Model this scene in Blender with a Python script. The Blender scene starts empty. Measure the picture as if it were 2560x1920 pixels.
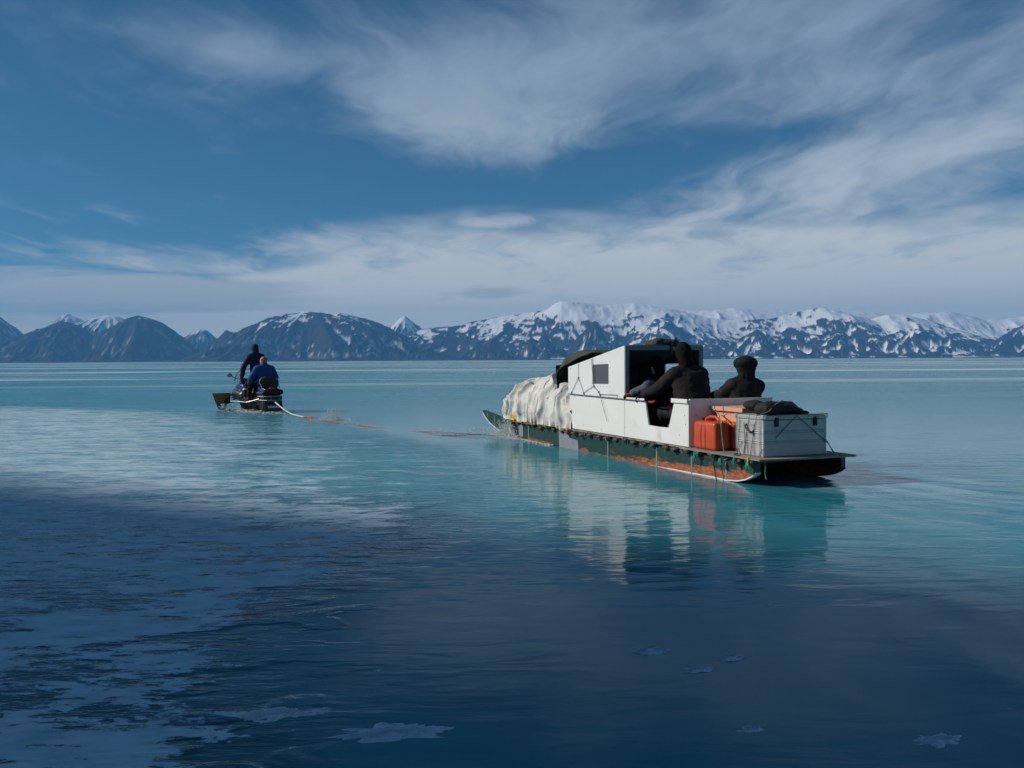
import bpy, bmesh, math, random
import numpy as np
from mathutils import Vector, Matrix

random.seed(7)
R = math.radians
scene = bpy.context.scene
COL = scene.collection

# ------------------------------------------------------------------ camera
cam_d = bpy.data.cameras.new('camera')
cam_d.sensor_width = 36.0
cam_d.lens = 2300 / 2560 * 36.0
cam_d.clip_start = 0.1
cam_d.clip_end = 90000
cam = bpy.data.objects.new('camera', cam_d)
COL.objects.link(cam)
PITCH = math.atan(59.5 / 2300)
ROLL = math.atan(14.0 / 2560)
cam.rotation_euler = (Matrix.Rotation(R(90) - PITCH, 3, 'X') @ Matrix.Rotation(-ROLL, 3, 'Z')).to_euler()
cam.location = (0, 0, 1.55)
scene.camera = cam

# ------------------------------------------------------------------ light
SUN_EL, SUN_AZ = R(33), R(-90)          # azimuth measured from +Y towards +X
sun_d = bpy.data.lights.new('sun', 'SUN')
sun_d.energy = 4.0
sun_d.angle = R(0.53)
sun_d.color = (1.0, 0.955, 0.89)
sun = bpy.data.objects.new('sun', sun_d)
COL.objects.link(sun)
SUN_DIR = Vector((math.cos(SUN_EL) * math.sin(SUN_AZ), math.cos(SUN_EL) * math.cos(SUN_AZ), math.sin(SUN_EL)))
sun.rotation_euler = SUN_DIR.to_track_quat('Z', 'Y').to_euler()
sun.location = (-60, 0, 60)

vs = scene.view_settings
vs.view_transform = 'Standard'
vs.look = 'None'
vs.exposure = 0.0
vs.gamma = 1.0
vs.use_curve_mapping = False
scene.cycles.use_denoising = True
scene.cycles.use_adaptive_sampling = True
scene.cycles.adaptive_threshold = 0.02
scene.cycles.max_bounces = 8
scene.cycles.diffuse_bounces = 2
scene.cycles.glossy_bounces = 2
scene.cycles.transmission_bounces = 4
scene.cycles.volume_bounces = 0
scene.cycles.sample_clamp_indirect = 4.0
scene.cycles.caustics_reflective = False
scene.cycles.caustics_refractive = False


# ------------------------------------------------------------------ node helper
class NT:
    def __init__(self, tree):
        self.t = tree
        self.n = tree.nodes
        self.l = tree.links

    def put(self, sock, v):
        if isinstance(v, bpy.types.NodeSocket):
            self.l.new(v, sock)
        elif v is not None:
            sock.default_value = v

    def m(self, op, a, b=None, c=None, clamp=False):
        n = self.n.new('ShaderNodeMath')
        n.operation = op
        n.use_clamp = clamp
        self.put(n.inputs[0], a)
        if b is not None:
            self.put(n.inputs[1], b)
        if c is not None:
            self.put(n.inputs[2], c)
        return n.outputs[0]

    def add(self, a, b): return self.m('ADD', a, b)
    def sub(self, a, b): return self.m('SUBTRACT', a, b)
    def mul(self, a, b): return self.m('MULTIPLY', a, b)
    def mad(self, a, b, c): return self.m('MULTIPLY_ADD', a, b, c)

    def ss(self, x, lo, hi, a=0.0, b=1.0):
        n = self.n.new('ShaderNodeMapRange')
        n.interpolation_type = 'SMOOTHSTEP'
        self.put(n.inputs['Value'], x)
        self.put(n.inputs['From Min'], lo)
        self.put(n.inputs['From Max'], hi)
        self.put(n.inputs['To Min'], a)
        self.put(n.inputs['To Max'], b)
        return n.outputs[0]

    def xyz(self, v):
        n = self.n.new('ShaderNodeSeparateXYZ')
        self.l.new(v, n.inputs[0])
        return n.outputs

    def vec(self, x, y, z):
        n = self.n.new('ShaderNodeCombineXYZ')
        for i, v in enumerate((x, y, z)):
            self.put(n.inputs[i], v)
        return n.outputs[0]

    def noise(self, v, scale, detail=5, rough=0.55, dist=0.0, lac=2.0):
        n = self.n.new('ShaderNodeTexNoise')
        self.l.new(v, n.inputs['Vector'])
        n.inputs['Scale'].default_value = scale
        n.inputs['Detail'].default_value = detail
        n.inputs['Roughness'].default_value = rough
        n.inputs['Lacunarity'].default_value = lac
        n.inputs['Distortion'].default_value = dist
        return n.outputs[0]

    def scale(self, v, s, off=(0, 0, 0), rot=(0, 0, 0)):
        n = self.n.new('ShaderNodeMapping')
        self.l.new(v, n.inputs[0])
        n.inputs['Location'].default_value = off
        n.inputs['Rotation'].default_value = rot
        n.inputs['Scale'].default_value = s
        return n.outputs[0]

    def mix(self, f, a, b):
        n = self.n.new('ShaderNodeMix')
        n.data_type = 'RGBA'
        self.put(n.inputs[0], f)
        for k, v in ((6, a), (7, b)):
            if isinstance(v, tuple):
                v = v if len(v) == 4 else (*v, 1)
            self.put(n.inputs[k], v)
        return n.outputs[2]


# ------------------------------------------------------------------ world: clear sky with cirrus
world = bpy.data.worlds.new('World')
scene.world = world
world.use_nodes = True
world.cycles.sampling_method = 'MANUAL'
world.cycles.sample_map_resolution = 256
w = NT(world.node_tree)
w.n.clear()
SKY_STR = 0.075
sky = w.n.new('ShaderNodeTexSky')
sky.sky_type = 'NISHITA'
sky.sun_disc = False
sky.sun_elevation = SUN_EL
sky.sun_rotation = SUN_AZ
sky.altitude = 3000
sky.air_density = 1.0
sky.dust_density = 0.0
sky.ozone_density = 6.0
tc = w.n.new('ShaderNodeTexCoord')
dx, dy, dz = w.xyz(tc.outputs['Generated'])
az = w.m('ARCTAN2', dx, dy)
el = w.m('ARCSINE', dz)
elc = w.m('MAXIMUM', el, 0.0)
inv = w.m('DIVIDE', 1.0, w.add(w.m('MAXIMUM', dz, 0.0), 0.07))
pl = w.vec(w.mul(dx, inv), w.mul(dy, inv), 0.0)


def A(px): return math.atan((px - 1280) / 2300)
def EL(px, py): return math.atan((907.5 - 14 * px / 2560 - py) / 2300 * math.cos(A(px)))


def ell(px, py, ha, he, ang, soft=1.0):
    """soft ellipse of cloud cover round the direction of an azimuth and a height above the horizon"""
    c, s = math.cos(ang), math.sin(ang)
    a = w.sub(az, A(px))
    e = w.sub(el, EL(px, py))
    u = w.mul(w.add(w.mul(a, c), w.mul(e, s)), 1 / ha)
    v = w.mul(w.sub(w.mul(e, c), w.mul(a, s)), 1 / he)
    d = w.add(w.mul(u, u), w.mul(v, v))
    return w.m('EXPONENT', w.mul(d, -soft))


# bank of high cloud along the whole horizon, thicker to the right of the view
bank_top = w.ss(az, A(100), A(1150), 0.062, 0.152)
wob = w.noise(w.scale(pl, (0.5, 0.5, 1)), 1.0, 4, 0.6)
bank = w.ss(w.add(el, w.mad(wob, 0.10, -0.05)), w.add(bank_top, 0.012), w.sub(bank_top, 0.03))
masks = [
    (ell(1540, 110, 0.25, 0.085, 0.10), 0.74),
    (ell(1150, 335, 0.13, 0.036, -0.18), 0.75),
    (ell(1250, 250, 0.13, 0.06, -0.35), 0.45),
    (ell(2230, 235, 0.26, 0.060, 0.16), 0.75),
    (ell(2050, 70, 0.32, 0.07, 0.1), 0.70),
    (ell(2110, 430, 0.26, 0.058, 0.17), 0.82),
    (ell(2500, 330, 0.14, 0.05, 0.25), 0.35),
    (ell(430, 95, 0.20, 0.022, -0.10), 0.55),
    (ell(800, 130, 0.20, 0.05, -0.15), 0.20),
    (ell(570, 385, 0.045, 0.02, -0.7), 0.33),
    (ell(1270, 552, 0.060, 0.011, 0.02), 1.3),
    (ell(500, 668, 0.16, 0.012, -0.06), 0.9),
    (ell(850, 600, 0.13, 0.022, 0.12), 0.8),
    (ell(1700, 600, 0.35, 0.05, 0.0), 0.45),
    (ell(1560, 430, 0.20, 0.055, 0.22), -0.60),
    (ell(2050, 330, 0.22, 0.018, 0.12), -0.40),
    (ell(1120, 500, 0.25, 0.045, 0.0), -0.45),
    (ell(2380, 110, 0.13, 0.035, 0.5), -0.55),
    (ell(1900, 180, 0.16, 0.02, 0.1), -0.35),
]
# out-of-view cloud cover, kept thin to hold down sky light in the shade
over = w.ss(el, 0.42, 0.75, 0.0, 0.12)
aside = w.ss(w.m('ABSOLUTE', az), 0.62, 1.0, 0.0, 0.16)
cover = w.add(over, aside)
for mk, k in masks:
    cover = w.add(cover, w.mul(mk, k))
warp = w.n.new('ShaderNodeTexNoise')
w.l.new(pl, warp.inputs['Vector'])
warp.inputs['Scale'].default_value = 0.9
warp.inputs['Detail'].default_value = 3
wv = w.n.new('ShaderNodeVectorMath'); wv.operation = 'MULTIPLY_ADD'
w.l.new(warp.outputs['Color'], wv.inputs[0])
wv.inputs[1].default_value = (0.9, 0.9, 0.0)
w.l.new(pl, wv.inputs[2])
fib = w.noise(w.scale(wv.outputs[0], (2.9, 0.9, 1), rot=(0, 0, R(32))), 1.0, 6, 0.60)
fib2 = w.noise(w.scale(wv.outputs[0], (1.0, 0.6, 1), (3.1, 1.7, 0), rot=(0, 0, R(-20))), 2.6, 5, 0.6)
tex = w.add(w.mul(fib, 0.62), w.mul(fib2, 0.38))
dens = w.add(cover, w.mul(w.sub(tex, 0.5), 3.3))
dens = w.ss(dens, 0.02, 1.65)
dens = w.mul(dens, w.ss(el, 0.10, 0.36, 0.92, 0.60))
dens_b = w.mul(bank, w.ss(w.add(tex, w.mul(w.ss(el, 0.06, 0.16), -0.16)), 0.20, 0.46, 0.42, 0.95))
dens = w.m('MAXIMUM', dens, dens_b)
# low grey scud near the horizon on the left
gm = w.add(ell(420, 722, 0.17, 0.017, -0.02), w.mul(ell(1230, 737, 0.045, 0.009, 0.0), 0.8))
gm = w.add(gm, w.mul(ell(60, 748, 0.22, 0.016, 0.0), 0.75))
gn = w.noise(w.scale(pl, (0.45, 1.0, 1), (7, 2, 0)), 1.3, 6, 0.6)
grey = w.ss(w.add(gm, w.mul(w.sub(gn, 0.5), 1.6)), 0.35, 0.85)
k = 1.0 / SKY_STR
cl_lo = tuple(c * k for c in (0.66, 0.69, 0.70))
cl_hi = tuple(c * k for c in (0.40, 0.50, 0.62))
ccol = w.mix(w.ss(el, 0.08, 0.32), cl_lo, cl_hi)
ccol = w.mix(w.mul(grey, 0.8), ccol, tuple(c * k for c in (0.45, 0.49, 0.53)))
dens = w.m('MAXIMUM', dens, w.mul(grey, 0.9))
tint = w.n.new('ShaderNodeMix')
tint.data_type = 'RGBA'; tint.blend_type = 'MULTIPLY'
tint.inputs[0].default_value = 1.0
w.l.new(sky.outputs[0], tint.inputs[6])
tint.inputs[7].default_value = (0.48, 0.83, 0.80, 1)      # clear arctic air, cool white balance
skyc = w.mix(dens, tint.outputs[2], ccol)
bg = w.n.new('ShaderNodeBackground')
w.l.new(skyc, bg.inputs[0])
bg.inputs[1].default_value = SKY_STR
wo = w.n.new('ShaderNodeOutputWorld')
w.l.new(bg.outputs[0], wo.inputs[0])

# ------------------------------------------------------------------ numpy noise
_rng = np.random.RandomState(11)
_LAT = _rng.rand(256, 256).astype(np.float64)
_LAT3 = _rng.rand(32, 32, 32).astype(np.float64)


def vnoise(x, y):
    xi = np.floor(x).astype(int); yi = np.floor(y).astype(int)
    fx = x - xi; fy = y - yi
    fx = fx * fx * fx * (fx * (fx * 6 - 15) + 10); fy = fy * fy * fy * (fy * (fy * 6 - 15) + 10)
    a = _LAT[xi & 255, yi & 255]; b = _LAT[(xi + 1) & 255, yi & 255]
    c = _LAT[xi & 255, (yi + 1) & 255]; d = _LAT[(xi + 1) & 255, (yi + 1) & 255]
    return (a * (1 - fx) + b * fx) * (1 - fy) + (c * (1 - fx) + d * fx) * fy


def fbm(x, y, oct=5, gain=0.5):
    s = 0; a = 1; t = 0
    for i in range(oct):
        s = s + a * vnoise(x + 17.3 * i, y + 5.9 * i); t += a
        x = x * 2.03; y = y * 2.03; a *= gain
    return s / t


def ridged(x, y, oct=4, gain=0.5):
    s = 0; a = 1; t = 0
    for i in range(oct):
        s = s + a * (1 - np.abs(2 * vnoise(x + 31.7 * i, y + 3.1 * i) - 1)); t += a
        x = x * 2.07; y = y * 2.07; a *= gain
    return s / t


def vnoise3(p):
    i = np.floor(p).astype(int); f = p - i
    f = f * f * (3 - 2 * f)
    r = 0
    for dx_ in (0, 1):
        for dy_ in (0, 1):
            for dz_ in (0, 1):
                wgt = (f[:, 0] if dx_ else 1 - f[:, 0]) * (f[:, 1] if dy_ else 1 - f[:, 1]) * (f[:, 2] if dz_ else 1 - f[:, 2])
                r = r + wgt * _LAT3[(i[:, 0] + dx_) & 31, (i[:, 1] + dy_) & 31, (i[:, 2] + dz_) & 31]
    return r


def fbm3(p, oct=3):
    s = 0; a = 1; t = 0
    for i in range(oct):
        s = s + a * vnoise3(p + 7.7 * i); t += a; p = p * 2.1; a *= 0.5
    return s / t


def sstep(x, a, b):
    t = np.clip((x - a) / (b - a), 0, 1)
    return t * t * (3 - 2 * t)


# ------------------------------------------------------------------ materials
MATS = {}


def new_mat(name):
    m = bpy.data.materials.new(name)
    m.use_nodes = True
    t = NT(m.node_tree)
    b = m.node_tree.nodes['Principled BSDF']
    MATS[name] = m
    return m, t, b


def mat(name, col, rough=0.6, metal=0.0, var=0.15, vscale=6.0, bump=0.0, bscale=30.0, col2=None, spec=0.5, sheen=0.0, dirt=None, dscale=3.0, dlo=0.58, dhi=0.72):
    """plain surface with mottled colour, optional second colour in patches and fine relief"""
    m, t, b = new_mat(name)
    tcn = t.n.new('ShaderNodeTexCoord')
    v = tcn.outputs['Object']
    n1 = t.noise(v, vscale, 6, 0.6)
    lo = tuple(c * (1 - var) for c in col)
    hi = tuple(min(1, c * (1 + var)) for c in (col2 or col))
    c = t.mix(t.ss(n1, 0.3, 0.7), lo, hi)
    if dirt:
        dn = t.noise(v, dscale, 7, 0.65, 0.3)
        c = t.mix(t.ss(dn, dlo, dhi), c, dirt)
    t.l.new(c, b.inputs['Base Color'])
    rr = t.ss(t.noise(v, vscale * 2.3, 4), 0.3, 0.7, max(0.02, rough * 0.85), min(1, rough * 1.12))
    t.l.new(rr, b.inputs['Roughness'])
    b.inputs['Metallic'].default_value = metal
    b.inputs['Specular IOR Level'].default_value = spec
    if sheen:
        b.inputs['Sheen Weight'].default_value = sheen
    if bump:
        bp = t.n.new('ShaderNodeBump')
        bp.inputs['Strength'].default_value = 1.0
        bp.inputs['Distance'].default_value = bump
        t.l.new(t.noise(v, bscale, 5, 0.6), bp.inputs['Height'])
        t.l.new(bp.outputs[0], b.inputs['Normal'])
    return m


# ------------------------------------------------------------------ mesh helpers
class MB:
    def __init__(self):
        self.v = []; self.f = []

    def add(self, vs, fs):
        o = len(self.v)
        self.v += [tuple(p) for p in vs]
        self.f += [tuple(i + o for i in q) for q in fs]

    def box(self, lo, hi):
        x0, y0, z0 = lo; x1, y1, z1 = hi
        self.add([(x0, y0, z0), (x1, y0, z0), (x1, y1, z0), (x0, y1, z0), (x0, y0, z1), (x1, y0, z1), (x1, y1, z1), (x0, y1, z1)],
                 [(0, 3, 2, 1), (4, 5, 6, 7), (0, 1, 5, 4), (1, 2, 6, 5), (2, 3, 7, 6), (3, 0, 4, 7)])

    def prism(self, poly, axis, a, b):
        """extrude a polygon of (p,q) along axis 0/1/2 from a to b"""
        n = len(poly)
        def P(p, q, t):
            r = [p, q]; r.insert(axis, t); return tuple(r)
        vs = [P(p, q, a) for p, q in poly] + [P(p, q, b) for p, q in poly]
        fs = [tuple(range(n))[::-1], tuple(range(n, 2 * n))] + [(i, (i + 1) % n, n + (i + 1) % n, n + i) for i in range(n)]
        self.add(vs, fs)

    def tube(self, pts, r, seg=6, cap=True):
        pts = [Vector(p) for p in pts]
        rs = r if isinstance(r, (list, tuple)) else [r] * len(pts)
        up = Vector((0, 0, 1)); rings = []
        prev = None
        for i, p in enumerate(pts):
            d = (pts[min(i + 1, len(pts) - 1)] - pts[max(i - 1, 0)]).normalized()
            if prev is None:
                a = d.cross(up)
                if a.length < 1e-3: a = d.cross(Vector((1, 0, 0)))
                a.normalize()
            else:
                a = (prev - d * prev.dot(d)).normalized()
            prev = a
            b = d.cross(a)
            rings.append([p + (a * math.cos(2 * math.pi * k / seg) + b * math.sin(2 * math.pi * k / seg)) * rs[i] for k in range(seg)])
        vs = [q for g in rings for q in g]
        fs = []
        for i in range(len(pts) - 1):
            for k in range(seg):
                fs.append((i * seg + k, i * seg + (k + 1) % seg, (i + 1) * seg + (k + 1) % seg, (i + 1) * seg + k))
        if cap:
            fs.append(tuple(range(seg))[::-1]); fs.append(tuple(range((len(pts) - 1) * seg, len(pts) * seg)))
        self.add(vs, fs)

    def cap(self, p0, r0, p1, r1, side=None, seg=14):
        """rounded limb piece; radii may be (a,b): a across `side`, b the other way"""
        p0 = Vector(p0); p1 = Vector(p1)
        a0, b0 = r0 if isinstance(r0, tuple) else (r0, r0)
        a1, b1 = r1 if isinstance(r1, tuple) else (r1, r1)
        d = p1 - p0
        L = d.length
        d = d.normalized() if L > 1e-6 else Vector((0, 0, 1))
        s = Vector(side) if side is not None else (Vector((0, 1, 0)) if abs(d.y) < 0.9 else Vector((1, 0, 0)))
        s = (s - d * s.dot(d)).normalized()
        t = d.cross(s)
        rings = []
        for j in range(1, 5):
            q = math.pi / 2 * j / 4
            h = min(a0, b0)
            rings.append((p0 - d * h * math.cos(q), a0 * math.sin(q), b0 * math.sin(q)))
        for j in range(0, 4):
            q = math.pi / 2 * j / 4
            h = min(a1, b1)
            rings.append((p1 + d * h * math.sin(q), a1 * math.cos(q), b1 * math.cos(q)))
        vs = [p0 - d * min(a0, b0)]
        for c, a, b in rings:
            for k in range(seg):
                an = 2 * math.pi * k / seg
                vs.append(c + s * a * math.cos(an) + t * b * math.sin(an))
        vs.append(p1 + d * min(a1, b1))
        fs = [(0, 1 + (k + 1) % seg, 1 + k) for k in range(seg)]
        for i in range(len(rings) - 1):
            for k in range(seg):
                fs.append((1 + i * seg + k, 1 + i * seg + (k + 1) % seg, 1 + (i + 1) * seg + (k + 1) % seg, 1 + (i + 1) * seg + k))
        e = len(vs) - 1
        b_ = 1 + (len(rings) - 1) * seg
        fs += [(e, b_ + k, b_ + (k + 1) % seg) for k in range(seg)]
        self.add(vs, fs)

    def ell(self, c, r, seg=16, rings=10, rot=None):
        c = Vector(c)
        vs = []; fs = []
        for i in range(rings + 1):
            th = math.pi * i / rings
            for k in range(seg):
                ph = 2 * math.pi * k / seg
                p = Vector((r[0] * math.sin(th) * math.cos(ph), r[1] * math.sin(th) * math.sin(ph), r[2] * math.cos(th)))
                if rot is not None: p = rot @ p
                vs.append(c + p)
        for i in range(rings):
            for k in range(seg):
                fs.append((i * seg + k, (i + 1) * seg + k, (i + 1) * seg + (k + 1) % seg, i * seg + (k + 1) % seg))
        self.add(vs, fs)

    def mesh(self, name, smooth=False, bevel=0.0, bseg=1):
        bm = bmesh.new()
        vv = [bm.verts.new(p) for p in self.v]
        for q in self.f:
            try:
                bm.faces.new([vv[i] for i in q])
            except ValueError:
                pass
        bmesh.ops.remove_doubles(bm, verts=bm.verts, dist=1e-6)
        bmesh.ops.recalc_face_normals(bm, faces=bm.faces)
        if bevel:
            ed = [e for e in bm.edges if len(e.link_faces) == 2 and e.calc_face_angle(0) > 0.5]
            bmesh.ops.bevel(bm, geom=ed, offset=bevel, segments=bseg, profile=0.5, affect='EDGES')
        me = bpy.data.meshes.new(name)
        bm.to_mesh(me); bm.free()
        if smooth:
            me.polygons.foreach_set('use_smooth', [True] * len(me.polygons))
        return me

    def build(self, name, m, parent=None, smooth=False, bevel=0.0, bseg=1, label=None):
        return link(name, self.mesh(name, smooth, bevel, bseg), m, parent, label)


def link(name, me, m, parent=None, label=None):
    o = bpy.data.objects.new(name, me)
    COL.objects.link(o)
    if m is not None:
        me.materials.clear()
        me.materials.append(m if not isinstance(m, str) else MATS[m])
    if parent is not None:
        o.parent = parent
    if label:
        o['label'] = label
    return o


def tag(o, label, cat=None, group=None, kind=None):
    o['label'] = label
    if cat: o['category'] = cat
    if group: o['group'] = group
    if kind: o['kind'] = kind
    return o


def struct(o):
    o['kind'] = 'structure'
    return o


def grid_mesh(name, V, nu, nv, close_u=False, smooth=True):
    """V: (nu*nv,3) array, row-major over u then v"""
    iu = np.arange(nu if close_u else nu - 1); iv = np.arange(nv - 1)
    I, J = np.meshgrid(iu, iv, indexing='ij')
    I2 = (I + 1) % nu
    q = np.stack([I * nv + J, I2 * nv + J, I2 * nv + J + 1, I * nv + J + 1], -1).reshape(-1, 4)
    me = bpy.data.meshes.new(name)
    me.vertices.add(len(V)); me.vertices.foreach_set('co', np.asarray(V, dtype=np.float32).ravel())
    me.loops.add(q.size); me.loops.foreach_set('vertex_index', q.astype(np.int32).ravel())
    me.polygons.add(len(q)); me.polygons.foreach_set('loop_start', (np.arange(len(q)) * 4).astype(np.int32))
    me.polygons.foreach_set('loop_total', np.full(len(q), 4, np.int32))
    if smooth:
        me.polygons.foreach_set('use_smooth', np.ones(len(q), bool))
    me.update(calc_edges=True)
    return me


def remesh(mb, name, voxel, it=4, disp=0.0, dscale=6.0, stretch=(1, 1, 1), fold=0.0):
    me = mb.mesh('tmp')
    o = bpy.data.objects.new('tmp', me); COL.objects.link(o)
    r = o.modifiers.new('r', 'REMESH'); r.mode = 'VOXEL'; r.voxel_size = voxel; r.use_smooth_shade = True
    s = o.modifiers.new('s', 'SMOOTH'); s.factor = 0.5; s.iterations = it
    dg = bpy.context.evaluated_depsgraph_get()
    out = bpy.data.meshes.new_from_object(o.evaluated_get(dg))
    out.name = name
    bpy.data.objects.remove(o); bpy.data.meshes.remove(me)
    if disp:
        n = len(out.vertices)
        co = np.empty(n * 3, np.float32); no = np.empty(n * 3, np.float32)
        out.vertices.foreach_get('co', co); out.vertices.foreach_get('normal', no)
        co = co.reshape(-1, 3).astype(float); no = no.reshape(-1, 3)
        q = co * dscale * np.array(stretch) + 9.0
        h = (fbm3(q, 3) - 0.5) * 2
        if fold:
            h = h * (1 - fold) + fold * (1 - 2 * np.abs(2 * fbm3(q * 1.3 + 3, 2) - 1))
        co += no * (h * disp)[:, None]
        out.vertices.foreach_set('co', co.astype(np.float32).ravel())
        out.update()
    out.polygons.foreach_set('use_smooth', [True] * len(out.polygons))
    return out


# ================================================================== SETTING
# ------------------------------------------------------------------ flooded sea ice
PSI = math.atan(920 / 2300)
SLED_O = Vector((2.711, 11.757, 0.0))
SU = Vector((-math.sin(PSI), math.cos(PSI), 0)); SW = Vector((math.cos(PSI), math.sin(PSI), 0))
SLED_ROT = R(90) + PSI

mw, t, b = new_mat('flooded_ice')
geo = t.n.new('ShaderNodeNewGeometry')
pos = geo.outputs['Position']
gx, gy, gz = t.xyz(pos)
# zone of porous white ice: everything left of a wandering line
fc = t.n.new('ShaderNodeFloatCurve')
cv = fc.mapping.curves[0]
GP = [(0, -0.9), (4, -0.75), (5, -0.95), (6, -0.95), (8.5, -0.3), (11, -0.3), (15, -0.7), (19, -2.4), (24, -4.6), (28, -7.5), (32, -13), (38, -24), (48, -40)]
pts = [(y / 48, (g + 40) / 45) for y, g in GP]
cv.points[0].location = pts[0]; cv.points[1].location = pts[-1]
for p in pts[1:-1]:
    cv.points.new(*p)
fc.mapping.update()
t.put(fc.inputs['Value'], t.m('MULTIPLY', gy, 1 / 48, clamp=True))
gline = t.mad(fc.outputs[0], 45.0, -40.0)
edge_n = t.noise(t.scale(pos, (0.75, 1.5, 1), rot=(0, 0, R(-20))), 1.0, 5, 0.62)
dist_in = t.add(t.sub(gline, gx), t.mul(t.sub(edge_n, 0.5), 2.6))
zone = t.mul(t.ss(dist_in, t.ss(gy, 8.0, 13.0, -0.45, -1.8), t.ss(gy, 8.0, 13.0, 1.0, 6.0)), t.ss(gy, 44.0, 26.0))
# patches inside the zone: crust, streaked across the wind
cr_n = t.noise(t.scale(pos, (0.75, 1.9, 1), rot=(0, 0, R(-24))), 1.25, 6, 0.62, 0.5)
cr_f = t.noise(t.scale(pos, (2.0, 5.0, 1), (4, 2, 0), rot=(0, 0, R(-14))), 1.6, 6, 0.65)
cr_ff = t.noise(t.scale(pos, (1.0, 2.2, 1), (7, 3, 0), rot=(0, 0, R(-30))), 6.5, 4, 0.7, 0.6)
crn = t.add(t.mul(cr_n, 0.50), t.add(t.mul(cr_f, 0.25), t.mul(cr_ff, 0.25)))
soft = t.ss(gy, 7.5, 13.0, 0.013, 0.13)
mid = t.ss(gy, 7.5, 13.0, 0.482, 0.447)
crust = t.ss(t.add(crn, t.mul(t.sub(zone, 1.0), 0.24)), t.sub(mid, soft), t.add(mid, soft))
crust = t.mul(crust, t.ss(gy, 9.0, 15.0, 1.0, 0.80))
# stray slush outside the zone
st_n = t.noise(t.scale(pos, (1.2, 2.4, 1), (11, 5, 0), rot=(0, 0, R(-12))), 1.1, 5, 0.65)
stray = t.mul(t.ss(st_n, 0.69, 0.74), t.ss(gy, 16.0, 8.0))
crust = t.m('MAXIMUM', crust, t.mul(stray, 0.35))
# far ice: drained pale floors between long pools
far_n = t.noise(t.scale(pos, (0.010, 0.075, 1), (3, 8, 0)), 1.0, 4, 0.65)
far_n2 = t.noise(t.scale(pos, (0.0012, 0.0095, 1), (1, 2, 0)), 1.0, 5, 0.7)
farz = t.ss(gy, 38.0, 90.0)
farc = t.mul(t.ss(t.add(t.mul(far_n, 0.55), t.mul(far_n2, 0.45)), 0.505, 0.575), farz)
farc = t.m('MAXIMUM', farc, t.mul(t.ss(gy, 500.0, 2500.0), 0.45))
# water colour
wn = t.noise(t.scale(pos, (0.10, 0.22, 1), (5, 1, 0)), 1.0, 3, 0.6)
wn2 = t.noise(t.scale(pos, (0.6, 1.6, 1), (1, 9, 0), rot=(0, 0, R(-18))), 1.0, 4, 0.6)
wcol = t.mix(t.ss(wn, 0.35, 0.65), (0.022, 0.195, 0.245), (0.046, 0.258, 0.305))
wcol = t.mix(t.mul(t.ss(wn2, 0.50, 0.74), 0.40), wcol, (0.13, 0.34, 0.38))
wcol = t.mix(t.mul(zone, t.ss(gy, 13.0, 8.0, 0.0, 0.75)), wcol, (0.012, 0.055, 0.085))
wls = t.add(t.mul(t.sub(gx, SLED_O.x), SU.x), t.mul(t.sub(gy, SLED_O.y), SU.y))
wlw = t.add(t.mul(t.sub(gx, SLED_O.x), SW.x), t.mul(t.sub(gy, SLED_O.y), SW.y))
wst = t.noise(t.vec(t.mul(wls, 0.22), t.mul(wlw, 2.4), 3.0), 1.0, 4, 0.6)
wcv = t.sub(wlw, t.add(1.4, t.mul(wls, -0.10)))
wmk = t.mul(t.ss(wls, 0.3, -1.2), t.m('EXPONENT', t.mul(t.mul(wcv, wcv), -0.35)))
wcol = t.mix(t.mul(wmk, t.ss(wst, 0.46, 0.68, 0.0, 0.75)), wcol, (0.24, 0.42, 0.46))      # milky churned wake
ccol_ = t.mix(t.ss(cr_f, 0.35, 0.65), (0.42, 0.58, 0.64), (0.66, 0.78, 0.83))
col = t.mix(crust, wcol, ccol_)
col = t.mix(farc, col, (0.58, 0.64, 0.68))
t.l.new(col, b.inputs['Base Color'])
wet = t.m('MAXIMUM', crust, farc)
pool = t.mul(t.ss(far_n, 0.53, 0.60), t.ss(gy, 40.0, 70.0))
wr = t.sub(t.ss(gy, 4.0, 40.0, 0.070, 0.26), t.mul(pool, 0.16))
t.l.new(t.mad(wet, 0.45, wr), b.inputs['Roughness'])
b.inputs['IOR'].default_value = 1.33
t.l.new(t.mul(t.ss(wet, 0.0, 1.0, 1.0, 0.7), t.ss(gy, 10.0, 32.0, 0.17, 0.50)), b.inputs['Specular IOR Level'])
# ripples, calmer far out
rip1 = t.noise(t.scale(pos, (1.3, 3.4, 1), rot=(0, 0, R(-8))), 1.0, 3, 0.55, 0.4)
rip2 = t.noise(t.scale(pos, (4.5, 11.0, 1), rot=(0, 0, R(6))), 1.0, 2, 0.6, 0.3)
calm = t.m('DIVIDE', 1.0, t.add(1.0, t.m('POWER', t.mul(t.m('ABSOLUTE', gy), 1 / 22.0), 2.0)))
gust = t.ss(t.noise(t.scale(pos, (0.16, 0.4, 1), (2, 2, 0)), 1.0, 1), 0.35, 0.7, 0.35, 1.0)
rip = t.mul(t.add(t.mul(rip1, t.ss(gy, 4.0, 9.0, 0.007, 0.019)), t.mul(rip2, t.ss(gy, 4.0, 11.0, 0.0006, 0.0030))), t.mul(calm, gust))
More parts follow.
